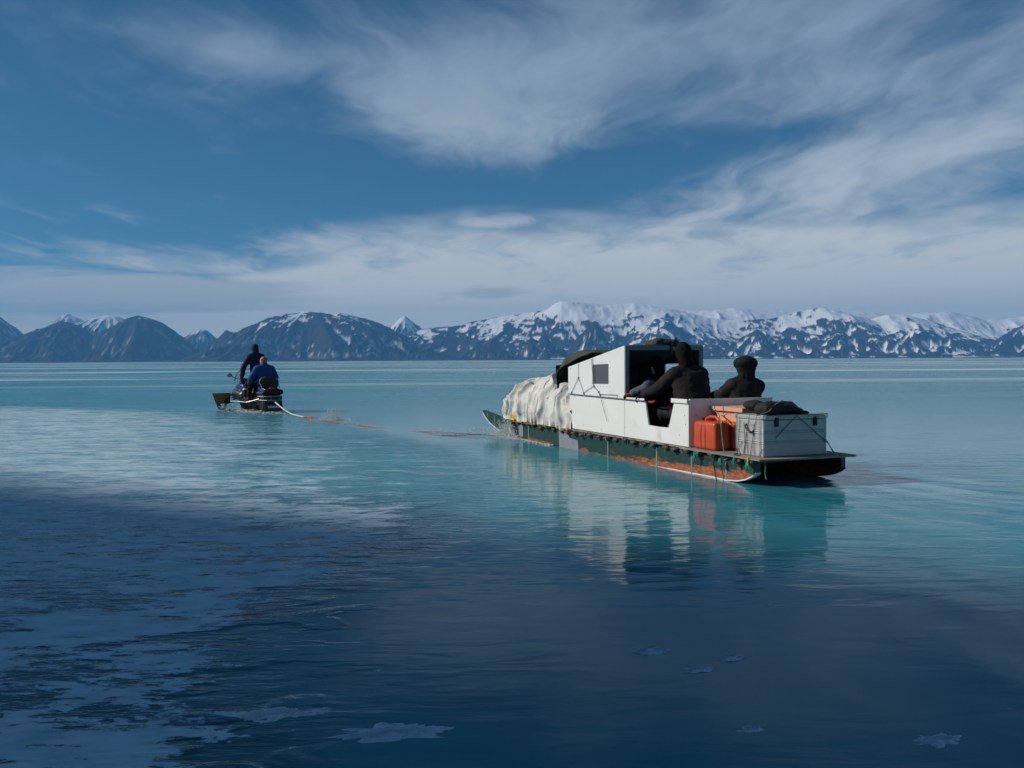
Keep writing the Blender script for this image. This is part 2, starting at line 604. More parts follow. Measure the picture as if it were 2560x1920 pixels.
# wake of the sled and of the runners, trailing behind to the right
ls = t.add(t.mul(t.sub(gx, SLED_O.x), SU.x), t.mul(t.sub(gy, SLED_O.y), SU.y))
lw = t.add(t.mul(t.sub(gx, SLED_O.x), SW.x), t.mul(t.sub(gy, SLED_O.y), SW.y))
beh = t.ss(ls, 1.5, -1.5)
wk_d = t.noise(t.scale(pos, (0.5, 0.5, 1)), 1.0, 2)
vee = t.add(t.m('ABSOLUTE', t.sub(lw, 0.7)), t.mul(ls, 0.36))
ph = t.add(t.mul(vee, 13.0), t.mul(wk_d, 6.0))
wk_env = t.mul(beh, t.m('EXPONENT', t.mul(t.mul(t.sub(vee, 0.5), t.sub(vee, 0.5)), -1.1)))
wake = t.mul(t.mul(t.m('SINE', ph), wk_env), 0.0009)
ph2 = t.add(t.mul(lw, 7.0), t.mul(wk_d, 6.0))
wk2 = t.mul(t.mul(t.m('SINE', ph2), t.mul(beh, t.m('EXPONENT', t.mul(t.mul(lw, lw), -0.06)))), 0.0018)
hgt = t.add(rip, t.add(wake, wk2))
zone_s = t.mul(t.ss(t.sub(gline, gx), -0.4, 0.8), t.ss(gy, 60.0, 20.0))
crb = t.noise(t.scale(pos, (2.0, 5.0, 1), (4, 2, 0), rot=(0, 0, R(-14))), 1.6, 4, 0.65)
crl = t.noise(t.scale(pos, (0.75, 1.9, 1), rot=(0, 0, R(-24))), 1.25, 3, 0.62, 0.5)
hgt = t.mul(hgt, t.sub(1.0, t.mul(zone_s, 0.8)))
hgt = t.mad(zone_s, t.add(t.mul(t.ss(crl, 0.46, 0.54), 0.010), t.mul(crb, 0.014)), hgt)
bp = t.n.new('ShaderNodeBump')
bp.inputs['Strength'].default_value = 1.0
bp.inputs['Distance'].default_value = 1.0
t.l.new(hgt, bp.inputs['Height'])
t.l.new(bp.outputs[0], b.inputs['Normal'])

g = MB()
g.add([(-19500, -6500, 0), (19500, -6500, 0), (19500, 31000, 0), (-19500, 31000, 0)], [(0, 1, 2, 3)])
struct(g.build('sea_ice', mw))

# ------------------------------------------------------------------ mountains across the sound
def hor(px): return 907.5 - 14 * px / 2560


PEAKS = [  # px of summit, py of summit, km, half widths in px left/right, profile, depth factor
    (-40, 772, 23.0, 190, 120, 1.3, 1.0), (60, 842, 22.0, 150, 110, 1.3, 1.0), (-260, 790, 22, 260, 240, 1.3, 1.0),
    (175, 803, 21.2, 260, 150, 1.45, 1.1), (345, 787, 21.2, 150, 225, 1.30, 1.1), (420, 835, 20.8, 130, 150, 1.2, 0.9),
    (168, 783, 25.5, 100, 150, 1.3, 1.0), (270, 786, 25.5, 170, 160, 1.8, 1.0),
    (568, 818, 22.0, 115, 130, 1.05, 1.0), (510, 820, 26.5, 120, 110, 1.3, 1.0), (612, 822, 26.5, 90, 110, 1.3, 1.0),
    (780, 777, 20.8, 300, 300, 1.75, 1.0), (860, 781, 20.8, 260, 250, 1.45, 1.0), (690, 803, 20.5, 210, 170, 1.3, 1.0), (930, 815, 20.2, 150, 190, 1.2, 0.8),
    (1008, 787, 25.5, 130, 130, 1.15, 1.0),
    (1490, 801, 19.7, 120, 105, 1.05, 0.9), (1620, 812, 19.4, 130, 150, 1.25, 0.9), (1375, 826, 19.5, 140, 110, 1.2, 0.9), (1225, 838, 19.3, 120, 130, 1.2, 0.8), (1100, 846, 19.3, 130, 110, 1.2, 0.8),
    (1890, 808, 19.5, 170, 120, 1.25, 0.9), (1965, 820, 19.5, 120, 150, 1.25, 0.9), (2095, 824, 20.0, 140, 170, 1.3, 0.9),
    (2275, 812, 20.4, 190, 190, 1.2, 1.0), (2180, 845, 19.6, 120, 130, 1.2, 0.8),
    (2700, 760, 20.8, 330, 330, 1.15, 0.9), (2440, 852, 20.5, 170, 150, 1.3, 0.8),
]
# long snowy crests behind the front hills: skyline as px, py; distance of the crest and of its foot in km
CRESTS = [
    (22.6, 18.6, [(880, 880), (960, 845), (1040, 822), (1095, 817), (1150, 811), (1175, 803), (1220, 795), (1275, 787), (1330, 778), (1358, 775), (1390, 758), (1402, 754), (1460, 756), (1520, 761), (1560, 759), (1590, 757), (1630, 763), (1680, 771), (1720, 780), (1780, 795), (1860, 802), (1930, 796), (2000, 779), (2030, 771), (2052, 769), (2085, 776), (2130, 789), (2180, 800), (2215, 786), (2260, 784), (2310, 797), (2380, 815), (2450, 835), (2560, 850), (2700, 860)]),
    (26.5, 22.0, [(1560, 800), (1640, 785), (1700, 775), (1760, 776), (1810, 772), (1835, 768), (1872, 770), (1905, 776), (1960, 778), (2020, 780), (2110, 777), (2180, 779), (2240, 784), (2330, 782), (2370, 779), (2420, 787), (2462, 800), (2500, 799), (2560, 791), (2640, 784), (2760, 780)]),
]
nx, ny = 1500, 250
X = np.linspace(-15500, 15500, nx); Y = np.linspace(17300, 29500, ny)
XX, YY = np.meshgrid(X, Y, indexing='ij')
wx = (fbm(XX / 1600, YY / 1600, 5) - 0.5) * 900; wy = (fbm(XX / 1600 + 40, YY / 1600 + 9, 5) - 0.5) * 900
HH = np.full_like(XX, -60.0)
for kc, kf, line in CRESTS:
    cpx = np.array([a for a, _ in line], float); cpy = np.array([b_ for _, b_ in line], float)
    cX = (cpx - 1280) / 2300 * kc * 1000; cH = (hor(cpx) - cpy) / 2300 * kc * 1000
    Xw = XX + wx * 0.30
    Hc = np.interp(Xw, cX, cH, left=-60, right=cH[-1]); Hc = np.where(Xw < cX[0], -60, Hc)
    tt = (YY + wy * 0.6 - kf * 1000) / ((kc - kf) * 1000)
    ramp = np.where(tt < 1, 0.50 * np.clip(tt, 0, 1) + 0.50 * sstep(tt, 0.0, 1.05), 1 - 0.25 * (tt - 1))
    spur = ridged(XX / 2000 + wx / 1500 + kc, YY / 7500 + wy / 2500, 3, 0.5)
    fine = ridged(XX / 620 + wx / 700 + kc, YY / 2600 + wy / 1300, 3, 0.55)
    cut = np.clip(0.90 - spur, 0, 1) * 760 + np.clip(0.82 - fine, 0, 1) * 240
    hh = Hc * ramp - cut * np.sin(np.pi * np.clip(tt, 0, 1)) ** 0.9 * np.clip(Hc / 900, 0, 1)
    HH = np.maximum(HH, np.where((tt > 0) & (tt < 2.2), hh, -60))
H_CREST = HH.copy()
for (px, py, km, wl, wr, pw, dk) in PEAKS:
    D = km * 1000
    cx = (px - 1280) / 2300 * D; H = (hor(px) - py) / 2300 * D
    al = wl / 2300 * D; ar = wr / 2300 * D; ay = (al + ar) / 2 * dk
    ax = XX + wx * 0.35 - cx; ayy = YY + wy * 0.5 - D
    r = np.sqrt((ax / np.where(ax < 0, al, ar)) ** 2 + (ayy / ay) ** 2)
    th = np.arctan2(ayy, ax)
    rib = ridged(np.cos(th) * 2.6 + px * 0.37 + 50, np.sin(th) * 2.6 + km + 50, 3)
    r = r * (1 + 0.42 * (0.62 - rib) * sstep(r, 0.03, 0.35))
    h = H * (1 - np.clip(r, 0, 1.6) ** pw)
    # footslopes run out concave
    h = np.where(h < 0.25 * H, np.where(r < 1.6, np.maximum(h, -60), -60), h)
    HH = np.maximum(HH, h)
# spurs and gullies are cut into the flanks, crests stay
rg = ridged(XX / 1250 + wx / 1100, YY / 1500 + wy / 1100, 4, 0.55)
rg2 = ridged(XX / 420 + wx / 500 + 7, YY / 700 + wy / 500, 4, 0.55)
keep = 1 - 0.7 * (HH <= H_CREST + 1)
HH = HH - keep * (np.clip(0.86 - rg, 0, 1) * 620 + np.clip(0.80 - rg2, 0, 1) * 230) * sstep(HH, 15, 330) * (1 - 0.90 * sstep(HH, 430, 960))
HH = HH + (fbm(XX / 160, YY / 160, 3) - 0.5) * 34 * sstep(HH, 10, 150)
base = 6 + 26 * fbm(XX / 900, YY / 900, 3)
shore = 18000 + 500 * (fbm(XX / 2200, YY * 0, 3) - 0.5)
HH = np.maximum(HH, np.where(YY > shore, base * sstep(YY, shore, shore + 400), -40))
HH = np.where(YY < shore - 300, -40, HH)
V = np.stack([XX, YY, HH], -1).reshape(-1, 3)
mme = grid_mesh('mountain_range', V, nx, ny)
# snow lies in hollows, on benches and high up; less of it on the left
def blur(a, n):
    for _ in range(n):
        a = (np.roll(a, 1, 0) + np.roll(a, -1, 0) + np.roll(a, 1, 1) + np.roll(a, -1, 1) + 2 * a) / 6
    return a
con = np.clip((blur(HH, 14) - HH) / 16, -1.5, 1.5) + 0.45 * np.clip((blur(HH, 3) - HH) / 4.0, -1.5, 1.5)
gxx, gyy = np.gradient(HH, X, Y)
slope = np.sqrt(gxx ** 2 + gyy ** 2)
sl = np.interp(XX / YY, [-0.55, -0.40, -0.28, -0.12, 0.05, 0.3, 0.5], [1080, 1020, 930, 740, 540, 440, 370])
sl = sl - 420 * sstep(YY, 21200, 24500)
pn = fbm(XX / 420 + 3, YY / 500, 5) - 0.5
pf = fbm(XX / 105 + wx / 160, YY / 330 + HH / 190, 4, 0.5) - 0.5
sn = (HH - sl) / 560 + 0.42 * con + 2.4 * pn + 1.9 * pf - 0.45 * sstep(slope, 0.5, 1.1) - 0.16
snow = sstep(sn, -0.05, 0.12)
# rare snow tongues low down in the gullies
snow = np.maximum(snow, sstep(con * 0.8 + pf * 2.2 + pn, 1.35, 1.55) * sstep(HH, 40, 160) * np.interp(XX / YY, [-0.5, -0.1, 0.1], [0.25, 0.7, 1]))
at = mme.attributes.new('snow', 'FLOAT', 'POINT')
at.data.foreach_set('value', snow.astype(np.float32).ravel())
mm, t, b = new_mat('mountain_rock')
an = t.n.new('ShaderNodeAttribute'); an.attribute_name = 'snow'
geo = t.n.new('ShaderNodeNewGeometry')
rn = t.noise(t.scale(geo.outputs['Position'], (0.004, 0.002, 0.0012)), 1.0, 7, 0.65)
rc = t.mix(t.ss(rn, 0.35, 0.65), (0.018, 0.018, 0.020), (0.046, 0.037, 0.036))
t.l.new(t.mix(an.outputs['Fac'], rc, (0.90, 0.90, 0.92)), b.inputs['Base Color'])
b.inputs['Roughness'].default_value = 0.9
b.inputs['Specular IOR Level'].default_value = 0.1
struct(link('mountain_range', mme, mm))

# ------------------------------------------------------------------ unseen rock ridge, added and shaped to cast the shade over the foreground
mat('shade_ridge_rock', (0.10, 0.088, 0.08), 0.95, var=0.3, vscale=0.05, bump=0.6, bscale=0.2, spec=0.1, dirt=(0.7, 0.72, 0.75), dscale=0.02, dlo=0.62, dhi=0.66)
TE = math.tan(SUN_EL)
LX = 200.0
cr_d = np.array([-420, -300, -190, -110, -50, -30, 8.2, 40, 70, 100, 114, 130])
cr_h = np.array([0, 60, 120, 165, 190, 176, LX * TE, LX * TE - 1.225 * 31.8, LX * TE - 1.225 * 61.8, 20, 3, 0])
nd, ns = 230, 60
dd = np.linspace(-420, 130, nd); ss_ = np.linspace(-1, 1, ns)
DD, SS = np.meshgrid(dd, ss_, indexing='ij')
ch = np.interp(dd, cr_d, cr_h)[:, None]
wid = np.where(SS < 0, 150.0, 78.0) * np.clip(ch / 60, 0.15, 1.2)
hx = -LX + SS * wid
prof = np.clip(1 - np.abs(SS) ** 1.15, 0, 1)
hz = ch * prof + (ridged(hx / 26, DD / 26, 4) - 0.6) * 16 * sstep(np.abs(SS), 0.04, 0.3) * sstep(ch * prof, 2, 30) + (0.9 + (fbm(DD / 9, DD * 0, 3) - 0.5) * 1.6) * (ch > 4)
hz = np.where(np.abs(SS) > 0.97, -2, hz)
struct(link('shade_ridge', grid_mesh('shade_ridge', np.stack([hx, DD, hz], -1).reshape(-1, 3), nd, ns), 'shade_ridge_rock'))

# ------------------------------------------------------------------ haze: the air between here and the far shore
hm = bpy.data.materials.new('haze_air')
hm.use_nodes = True
ht = NT(hm.node_tree)
ht.n.clear()
pv = ht.n.new('ShaderNodeVolumePrincipled')
pv.inputs['Color'].default_value = (0.16, 0.52, 1.0, 1)
pv.inputs['Density'].default_value = 3.4e-5
pv.inputs['Anisotropy'].default_value = 0.0
ho = ht.n.new('ShaderNodeOutputMaterial')
ht.l.new(pv.outputs[0], ho.inputs['Volume'])
hb = MB(); hb.box((-20000, -7000, -61), (20000, 31500, 1750))
hz_o = hb.build('haze', hm)
tag(hz_o, 'thin blue haze filling the air over the sound', 'haze', kind='stuff')

# ================================================================== OBJECTS
BASE = {}


def sthing(name, label, cat, base=(0, 0, 0), group=None):
    """an Empty standing on the sled; shapes are given in sled metres: forward, to the right, up"""
    e = bpy.data.objects.new(name, None)
    COL.objects.link(e)
    e.location = SLED_O + SU * base[0] + SW * base[1] + Vector((0, 0, base[2]))
    e.rotation_euler = (0, 0, SLED_ROT)
    e.empty_display_size = 0.2
    BASE[e.name] = base
    tag(e, label, cat, group)
    return e


def sb(mb, name, m, root, of=None, **k):
    """build a part of a thing on the sled"""
    b0 = BASE[root.name]
    mb.v = [(p[0] - b0[0], -(p[1] - b0[1]), p[2] - b0[2]) for p in mb.v]
    return mb.build(name, m, of or root, **k)


def sconv(me, root):
    b0 = BASE[root.name]
    n = len(me.vertices); co = np.empty(n * 3, np.float32)
    me.vertices.foreach_get('co', co); co = co.reshape(-1, 3)
    co = np.stack([co[:, 0] - b0[0], -(co[:, 1] - b0[1]), co[:, 2] - b0[2]], -1)
    me.vertices.foreach_set('co', co.ravel())
    me.flip_normals(); me.update()
    return me


def box1(lo, hi):
    q = MB(); q.box(lo, hi); return q


def tube1(pts, r, seg=6):
    q = MB(); q.tube(pts, r, seg); return q


# ---- materials of the sled and its load
def runner_material():
    m, t, b = new_mat('runner_paint')
    v = t.n.new('ShaderNodeTexCoord').outputs['Object']
    x, y, z = t.xyz(v)
    n1 = t.noise(t.scale(v, (1.3, 1, 7)), 1.6, 7, 0.7)
    n2 = t.noise(t.scale(v, (5, 1, 14)), 2.0, 5, 0.6)
    # paint is scuffed off the lower edge, worst towards the stern
    lim = t.ss(x, 4.2, -0.4, 0.015, 0.150)
    wear = t.ss(t.sub(t.add(lim, t.mul(t.sub(n1, 0.5), 0.42)), z), -0.03, 0.04)
    green = t.mix(t.ss(n2, 0.35, 0.65), (0.011, 0.036, 0.027), (0.019, 0.052, 0.040))
    rust = t.mix(t.ss(n2, 0.38, 0.62), (0.20, 0.055, 0.022), (0.42, 0.125, 0.045))
    t.l.new(t.mix(wear, green, rust), b.inputs['Base Color'])
    t.l.new(t.ss(wear, 0, 1, 0.42, 0.75), b.inputs['Roughness'])
    return m


runner_material()
mat('white_paint', (0.750, 0.735, 0.705), 0.5, var=0.035, vscale=1.5, bump=0.0015, bscale=9, dirt=(0.52, 0.50, 0.45), dscale=2.2, dlo=0.58, dhi=0.82)
mat('grey_trim', (0.17, 0.20, 0.23), 0.5, var=0.15, vscale=4)
mat('shoe_plastic', (0.75, 0.77, 0.78), 0.4, var=0.08)
mat('zinc', (0.27, 0.29, 0.31), 0.55, metal=0.35, var=0.12, vscale=14, bump=0.001, bscale=40)
mat('dark_wood', (0.055, 0.045, 0.036), 0.85, var=0.4, vscale=9, bump=0.004, bscale=30, col2=(0.11, 0.09, 0.07))
mat('deck_ply', (0.25, 0.215, 0.18), 0.8, var=0.2, vscale=4, bump=0.002, bscale=22, dirt=(0.14, 0.12, 0.10), dscale=3.5)
mat('orange_ply', (0.33, 0.135, 0.045), 0.8, var=0.4, vscale=7, bump=0.003, bscale=30)
mat('pale_cord', (0.20, 0.18, 0.14), 0.9, var=0.3, vscale=30)
mat('lash_rope', (0.045, 0.040, 0.032), 0.9, var=0.3, vscale=30)
mat('teal_rope', (0.02, 0.22, 0.16), 0.8, var=0.3, vscale=30)
mat('yellow_rope', (0.72, 0.50, 0.04), 0.7, var=0.2, vscale=20)
mat('thin_cord', (0.16, 0.21, 0.22), 0.8, var=0.2, vscale=30)
mat('dark_cord', (0.035, 0.045, 0.045), 0.85, var=0.2, vscale=30)
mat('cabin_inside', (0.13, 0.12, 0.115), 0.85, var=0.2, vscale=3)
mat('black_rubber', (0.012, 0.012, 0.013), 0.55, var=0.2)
mat('canvas_white', (0.62, 0.605, 0.565), 0.85, var=0.06, vscale=2.5, bump=0.016, bscale=9, dirt=(0.47, 0.43, 0.34), dscale=1.7, dlo=0.55, dhi=0.78, spec=0.2)
mat('canvas_dark', (0.030, 0.033, 0.026), 0.85, var=0.25, vscale=4, bump=0.006, bscale=16, col2=(0.060, 0.060, 0.048), spec=0.25)
mat('bag_black', (0.016, 0.016, 0.016), 0.7, var=0.3, vscale=5, bump=0.005, bscale=14, spec=0.3)
mat('can_red', (0.56, 0.072, 0.022), 0.42, var=0.10, vscale=6, bump=0.001, bscale=40, dirt=(0.40, 0.10, 0.05), dscale=4)
mat('salmon_paint', (0.66, 0.335, 0.225), 0.7, var=0.06, vscale=3, bump=0.002, bscale=20, dirt=(0.42, 0.17, 0.10), dscale=5, dlo=0.66, dhi=0.8)
mat('box_alu', (0.43, 0.435, 0.42), 0.55, metal=0.35, var=0.07, vscale=5, bump=0.0012, bscale=26, dirt=(0.30, 0.30, 0.30), dscale=3, dlo=0.62, dhi=0.85)
mat('alu_edge', (0.66, 0.66, 0.65), 0.42, metal=0.8, var=0.08, vscale=14)
mg, t, b = new_mat('window_plastic')
b.inputs['Base Color'].default_value = (0.13, 0.13, 0.145, 1)
b.inputs['Roughness'].default_value = 0.22
b.inputs['Transmission Weight'].default_value = 0.3
b.inputs['IOR'].default_value = 1.45

# ------------------------------------------------------------------ the sled itself
sled = sthing('cargo_sled', 'long green wooden cargo sled with rusty runners sliding through meltwater', 'sled')
prof_b = [(-0.66, 0.165), (-0.58, 0.115), (-0.45, 0.065), (-0.28, 0.028), (-0.05, 0.014), (0.4, 0.016), (1.2, 0.010), (2.2, -0.006), (3.2, -0.025), (6.4, -0.02), (7.2, 0.0), (7.7, 0.04), (8.2, 0.118), (8.6, 0.22), (8.86, 0.325), (9.03, 0.42)]
prof_t = [(9.05, 0.462), (8.93, 0.458), (8.3, 0.400), (7.8, 0.348), (7.35, 0.312), (6.4, 0.296), (3.0, 0.296), (-0.66, 0.296)]
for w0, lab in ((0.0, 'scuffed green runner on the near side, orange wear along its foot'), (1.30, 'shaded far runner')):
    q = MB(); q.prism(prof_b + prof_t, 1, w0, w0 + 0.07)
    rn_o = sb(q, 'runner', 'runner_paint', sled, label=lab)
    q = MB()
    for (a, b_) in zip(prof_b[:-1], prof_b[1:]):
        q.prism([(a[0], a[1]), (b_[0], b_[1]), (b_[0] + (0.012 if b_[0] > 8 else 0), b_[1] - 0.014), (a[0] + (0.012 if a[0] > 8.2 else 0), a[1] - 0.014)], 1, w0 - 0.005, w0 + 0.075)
    sb(q, 'runner_shoe', 'shoe_plastic' if w0 == 0 else 'black_rubber', sled, of=rn_o)  # far shoe's shade is put into its colour: black, unlike the near shoe
    if w0 == 0:
        for s_, z0, z1 in ((8.30, 0.16, 0.385), (6.44, 0.0, 0.292), (3.17, 0.0, 0.292), (1.66, 0.0, 0.285), (0.745, 0.0, 0.285), (-0.05, 0.012, 0.235)):
            sb(box1((s_ - 0.015, -0.006, z0), (s_ + 0.015, -0.0005, z1)), 'metal_strap', 'zinc', sled, of=rn_o)
        q = MB(); q.prism([(5.04, 0.287), (4.90, 0.287), (4.83, 0.235), (4.76, 0.287), (4.62, 0.285), (4.60, 0.19), (4.26, 0.172), (4.23, -0.01), (5.02, -0.01)], 1, -0.009, -0.0005)
        sb(q, 'patch_plate', 'zinc', sled, of=rn_o, label='grey sheet metal patch nailed over the runner')
        q = MB(); q.prism([(6.95, 0.27), (6.72, 0.285), (6.70, 0.06), (6.92, 0.02)], 1, -0.009, -0.0005)
        sb(q, 'patch_plate', 'zinc', sled, of=rn_o)
        sb(box1((8.72, -0.006, 0.33), (8.75, -0.0005, 0.44)), 'metal_strap', 'zinc', sled, of=rn_o)
s_ = -0.62
cross_me = []
for k_ in range(4):
    q = MB(); q.box((-0.052, -0.75, 0), (0.052, 0.75, 0.036))
    m_ = q.mesh('crosspiece', bevel=0.012)
    m_.materials.append(MATS['dark_wood']); cross_me.append(m_)
lq = MB()
for dw in (-0.022, 0.012):
    lq.tube([(0.060 * math.cos(a), 0.715 + dw + 0.008 * math.sin(a * 2), 0.014 + 0.034 * math.sin(a)) for a in np.linspace(0, 2 * math.pi, 11)], 0.009, 5, cap=False)
lash_me = lq.mesh('lashing', smooth=True); lash_me.materials.append(MATS['lash_rope'])
lash_t = lash_me.copy(); lash_t.materials.clear(); lash_t.materials.append(MATS['teal_rope'])
i = 0
while s_ < 7.45:
    c = bpy.data.objects.new('crosspiece', cross_me[i % 4]); COL.objects.link(c); c.parent = sled
    c.location = (s_ + random.uniform(-0.03, 0.03), -(0.685 + random.uniform(-0.025, 0.025)), 0.288 + random.uniform(-0.006, 0.004))
    c.rotation_euler = (random.uniform(-0.02, 0.02), random.uniform(-0.12, 0.12), random.uniform(-0.02, 0.02))
    l_ = bpy.data.objects.new('lashing', lash_t if (s_ < 0.65 and i % 2 == 0) else lash_me); COL.objects.link(l_); l_.parent = c
    l_.rotation_euler = (0, 0, random.uniform(-0.06, 0.06))
    s_ += 0.29 + random.uniform(-0.012, 0.012); i += 1
q = MB(); q.prism([(-0.84, -0.08), (-0.60, -0.085), (0.2, -0.075), (0.95, -0.07), (0.95, 1.38), (-0.5, 1.375), (-0.84, 1.37), (-0.89, 1.33), (-0.895, 0.9), (-0.88, 0.4)], 2, 0.326, 0.346)
sb(q, 'deck_board', 'deck_ply', sled, label='weathered plywood deck at the stern')
q = MB(); q.prism([(0.955, 0.0), (4.55, 0.0), (4.55, 1.37), (0.955, 1.37)], 2, 0.326, 0.348)
sb(q, 'deck_board', 'deck_ply', sled)
jag = [(4.56 + k_ * 0.14, -0.055 + random.uniform(-0.03, 0.03)) for k_ in range(20)]
q = MB(); q.prism(jag + [(7.3, 1.38), (4.56, 1.38)], 2, 0.326, 0.347)
sb(q, 'deck_board', 'orange_ply', sled, label='splintered orange plywood edge under the white tarp')
# frayed rope ends hanging from the lashings
for (a, z_) in ((0.563, 0.259), (-0.032, 0.255), (-0.35, 0.30), (-0.614, 0.255)):
    q = MB()
    for _ in range(7):
        d1 = random.uniform(-0.035, 0.035); d2 = random.uniform(0.02, 0.075)
        q.tube([(a + d1 * 0.3, -0.085, z_ + 0.03), (a + d1, -0.095, z_ - d2 * 0.3), (a + d1 * 1.4, -0.088, z_ - d2)], 0.009, 5)
    sb(q, 'rope_tuft', 'teal_rope', sled)
sb(tube1([(0.095, -0.085, 0.31), (0.090, -0.10, 0.21), (0.05, -0.10, 0.09), (0.02, -0.10, 0.0)], 0.008), 'rope_end', 'dark_cord', sled)
sb(tube1([(-0.80, 0.02, 0.33), (-0.82, 0.02, 0.25), (-0.80, 0.03, 0.16), (-0.83, 0.03, 0.10)], 0.008), 'rope_end', 'teal_rope', sled)
sb(tube1([(-0.63, -0.09, 0.36), (-0.635, -0.10, 0.31), (-0.625, -0.09, 0.27)], 0.014), 'rope_end', 'yellow_rope', sled)
for a in np.arange(0.9, 4.4, 0.37):
    d1 = random.uniform(-0.1, 0.1)
    sb(tube1([(a, -0.075, 0.325), (a + d1 * 0.5, -0.095, 0.30), (a + d1, -0.09, 0.275 + random.uniform(-0.05, 0.02))], 0.005, 5), 'rope_end', 'pale_cord', sled)

# ------------------------------------------------------------------ plywood cabin on the sled
cab = sthing('cabin', 'white plywood shelter with slanted roof and open back on the cargo sled', 'shelter', (0.84, 0.0, 0.348))
q = MB(); q.prism([(0.845, 0.352), (4.49, 0.362), (4.61, 0.945), (2.0, 0.935), (1.9, 0.585), (1.62, 0.578), (1.34, 0.582), (1.2, 0.945), (1.18, 0.995), (0.835, 0.995)], 1, 0.0, 0.018)
sb(q, 'side_panel', 'white_paint', cab, bevel=0.003)
for w0, w1, lab in ((-0.014, 0.004, 'upper white panel with window on the lit side'), (1.366, 1.384, None)):
    q = MB()
    rf = lambda s: 1.425 + (4.62 - s) * (1.766 - 1.425) / (4.62 - 2.6)
    q.prism([(4.62, 0.955), (4.62, 1.425), (3.69, rf(3.69)), (3.69, 0.955)], 1, w0, w1)
    q.prism([(3.69, 0.955), (3.69, 1.152), (3.12, 1.162), (3.12, 0.945)], 1, w0, w1)
    q.prism([(3.69, 1.470), (3.69, rf(3.69)), (3.12, rf(3.12)), (3.12, 1.483)], 1, w0, w1)
    q.prism([(3.12, 0.945), (3.12, rf(3.12)), (2.6, 1.766), (2.6, 0.94)], 1, w0, w1)
    sb(q, 'upper_panel', 'white_paint', cab, label=lab)
    if w0 < 0:
        q = MB(); q.prism([(3.69, 1.152), (3.69, 1.470), (3.12, 1.483), (3.12, 1.162)], 1, w0 + 0.005, w1 - 0.006)
        wn_o = sb(q, 'window', 'window_plastic', cab, label='small dark plastic window')
        for s_, z_ in [(a, 1.118) for a in np.linspace(3.08, 3.72, 7)] + [(a, 1.515) for a in np.linspace(3.10, 3.56, 5)] + [(3.075, 1.2), (3.075, 1.3), (3.075, 1.42)]:
            q = MB(); q.ell((s_, w0 - 0.001, z_), (0.006, 0.003, 0.008), 8, 5)
            sb(q, 'stitch', 'thin_cord', cab, of=wn_o)
sb(box1((0.85, 1.366, 0.352), (4.5, 1.384, 0.943)), 'side_panel', 'white_paint', cab)
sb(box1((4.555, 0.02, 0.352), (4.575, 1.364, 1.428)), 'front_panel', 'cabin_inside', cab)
q = MB(); q.prism([(4.62, 1.404), (4.62, 1.4235), (2.575, 1.7685), (2.575, 1.749)], 1, 0.0045, 1.3655)
sb(q, 'roof', 'grey_trim', cab)
q = MB(); q.prism([(4.55, 1.385), (4.55, 1.408), (2.62, 1.733), (2.62, 1.710)], 1, 0.006, 1.364)
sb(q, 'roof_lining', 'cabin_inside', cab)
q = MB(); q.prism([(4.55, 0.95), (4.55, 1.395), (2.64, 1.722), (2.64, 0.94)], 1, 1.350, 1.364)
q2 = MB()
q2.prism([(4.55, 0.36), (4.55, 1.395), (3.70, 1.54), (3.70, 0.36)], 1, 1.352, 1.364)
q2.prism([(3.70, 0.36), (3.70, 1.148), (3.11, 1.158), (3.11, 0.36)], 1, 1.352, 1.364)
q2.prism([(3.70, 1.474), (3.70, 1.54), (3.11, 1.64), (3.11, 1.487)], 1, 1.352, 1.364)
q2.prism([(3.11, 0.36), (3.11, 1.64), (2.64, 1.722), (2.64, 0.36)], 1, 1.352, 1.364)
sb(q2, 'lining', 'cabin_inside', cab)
sb(box1((2.565, -0.016, 0.935), (2.598, 0.050, 1.764)), 'post', 'grey_trim', cab)
sb(box1((2.565, 1.318, 0.90), (2.598, 1.386, 1.764)), 'post', 'grey_trim', cab)
sb(box1((2.562, 0.052, 1.695), (2.600, 1.316, 1.772)), 'door_beam', 'grey_trim', cab)
sb(box1((0.825, 0.0, 0.350), (0.843, 1.384, 0.992)), 'stern_panel', 'white_paint', cab)
sb(box1((0.820, 0.02, 0.993), (0.852, 1.388, 1.006)), 'stern_rail', 'white_paint', cab)
sb(box1((0.832, -0.024, 0.942), (1.245, -0.001, 1.004)), 'coaming', 'white_paint', cab, bevel=0.006)
sb(box1((2.0, -0.016, 0.94), (2.56, -0.001, 0.972)), 'coaming', 'white_paint', cab, bevel=0.004)
sb(tube1([(4.60, -0.022, 0.962), (2.0, -0.024, 0.938)], 0.0085, 8), 'lashing_rail', 'grey_trim', cab)
sb(box1((0.90, 0.22, 0.350), (1.72, 1.34, 0.60)), 'bench', 'cabin_inside', cab)
for s_, z_ in ((0.90, 0.97), (0.92, 0.78), (0.90, 0.66), (4.52, 1.40), (4.05, 0.45), (2.6, 0.5), (1.05, 0.5), (3.4, 0.42)):
    q = MB(); q.ell((s_, -0.002 if s_ < 4.5 else -0.016, z_), (0.006, 0.004, 0.006), 8, 5)
    sb(q, 'bolt', 'dark_cord', cab)
for w_ in (0.35, 0.75, 1.05):
    q = MB(); q.ell((0.823, w_, 0.965), (0.004, 0.007, 0.009), 8, 5)
    sb(q, 'bolt', 'dark_cord', cab)
for s_ in (2.62,):
    sb(box1((s_ - 0.003, -0.0015, 0.372), (s_ + 0.003, 0.0, 0.925)), 'panel_joint', 'grey_trim', cab)
# trimmed plywood edge of the doorway
q = MB(); q.tube([(2.0, 0.02, 0.93), (1.9, 0.02, 0.585)], 0.014, 6)
sb(q, 'door_edge', 'grey_trim', cab)
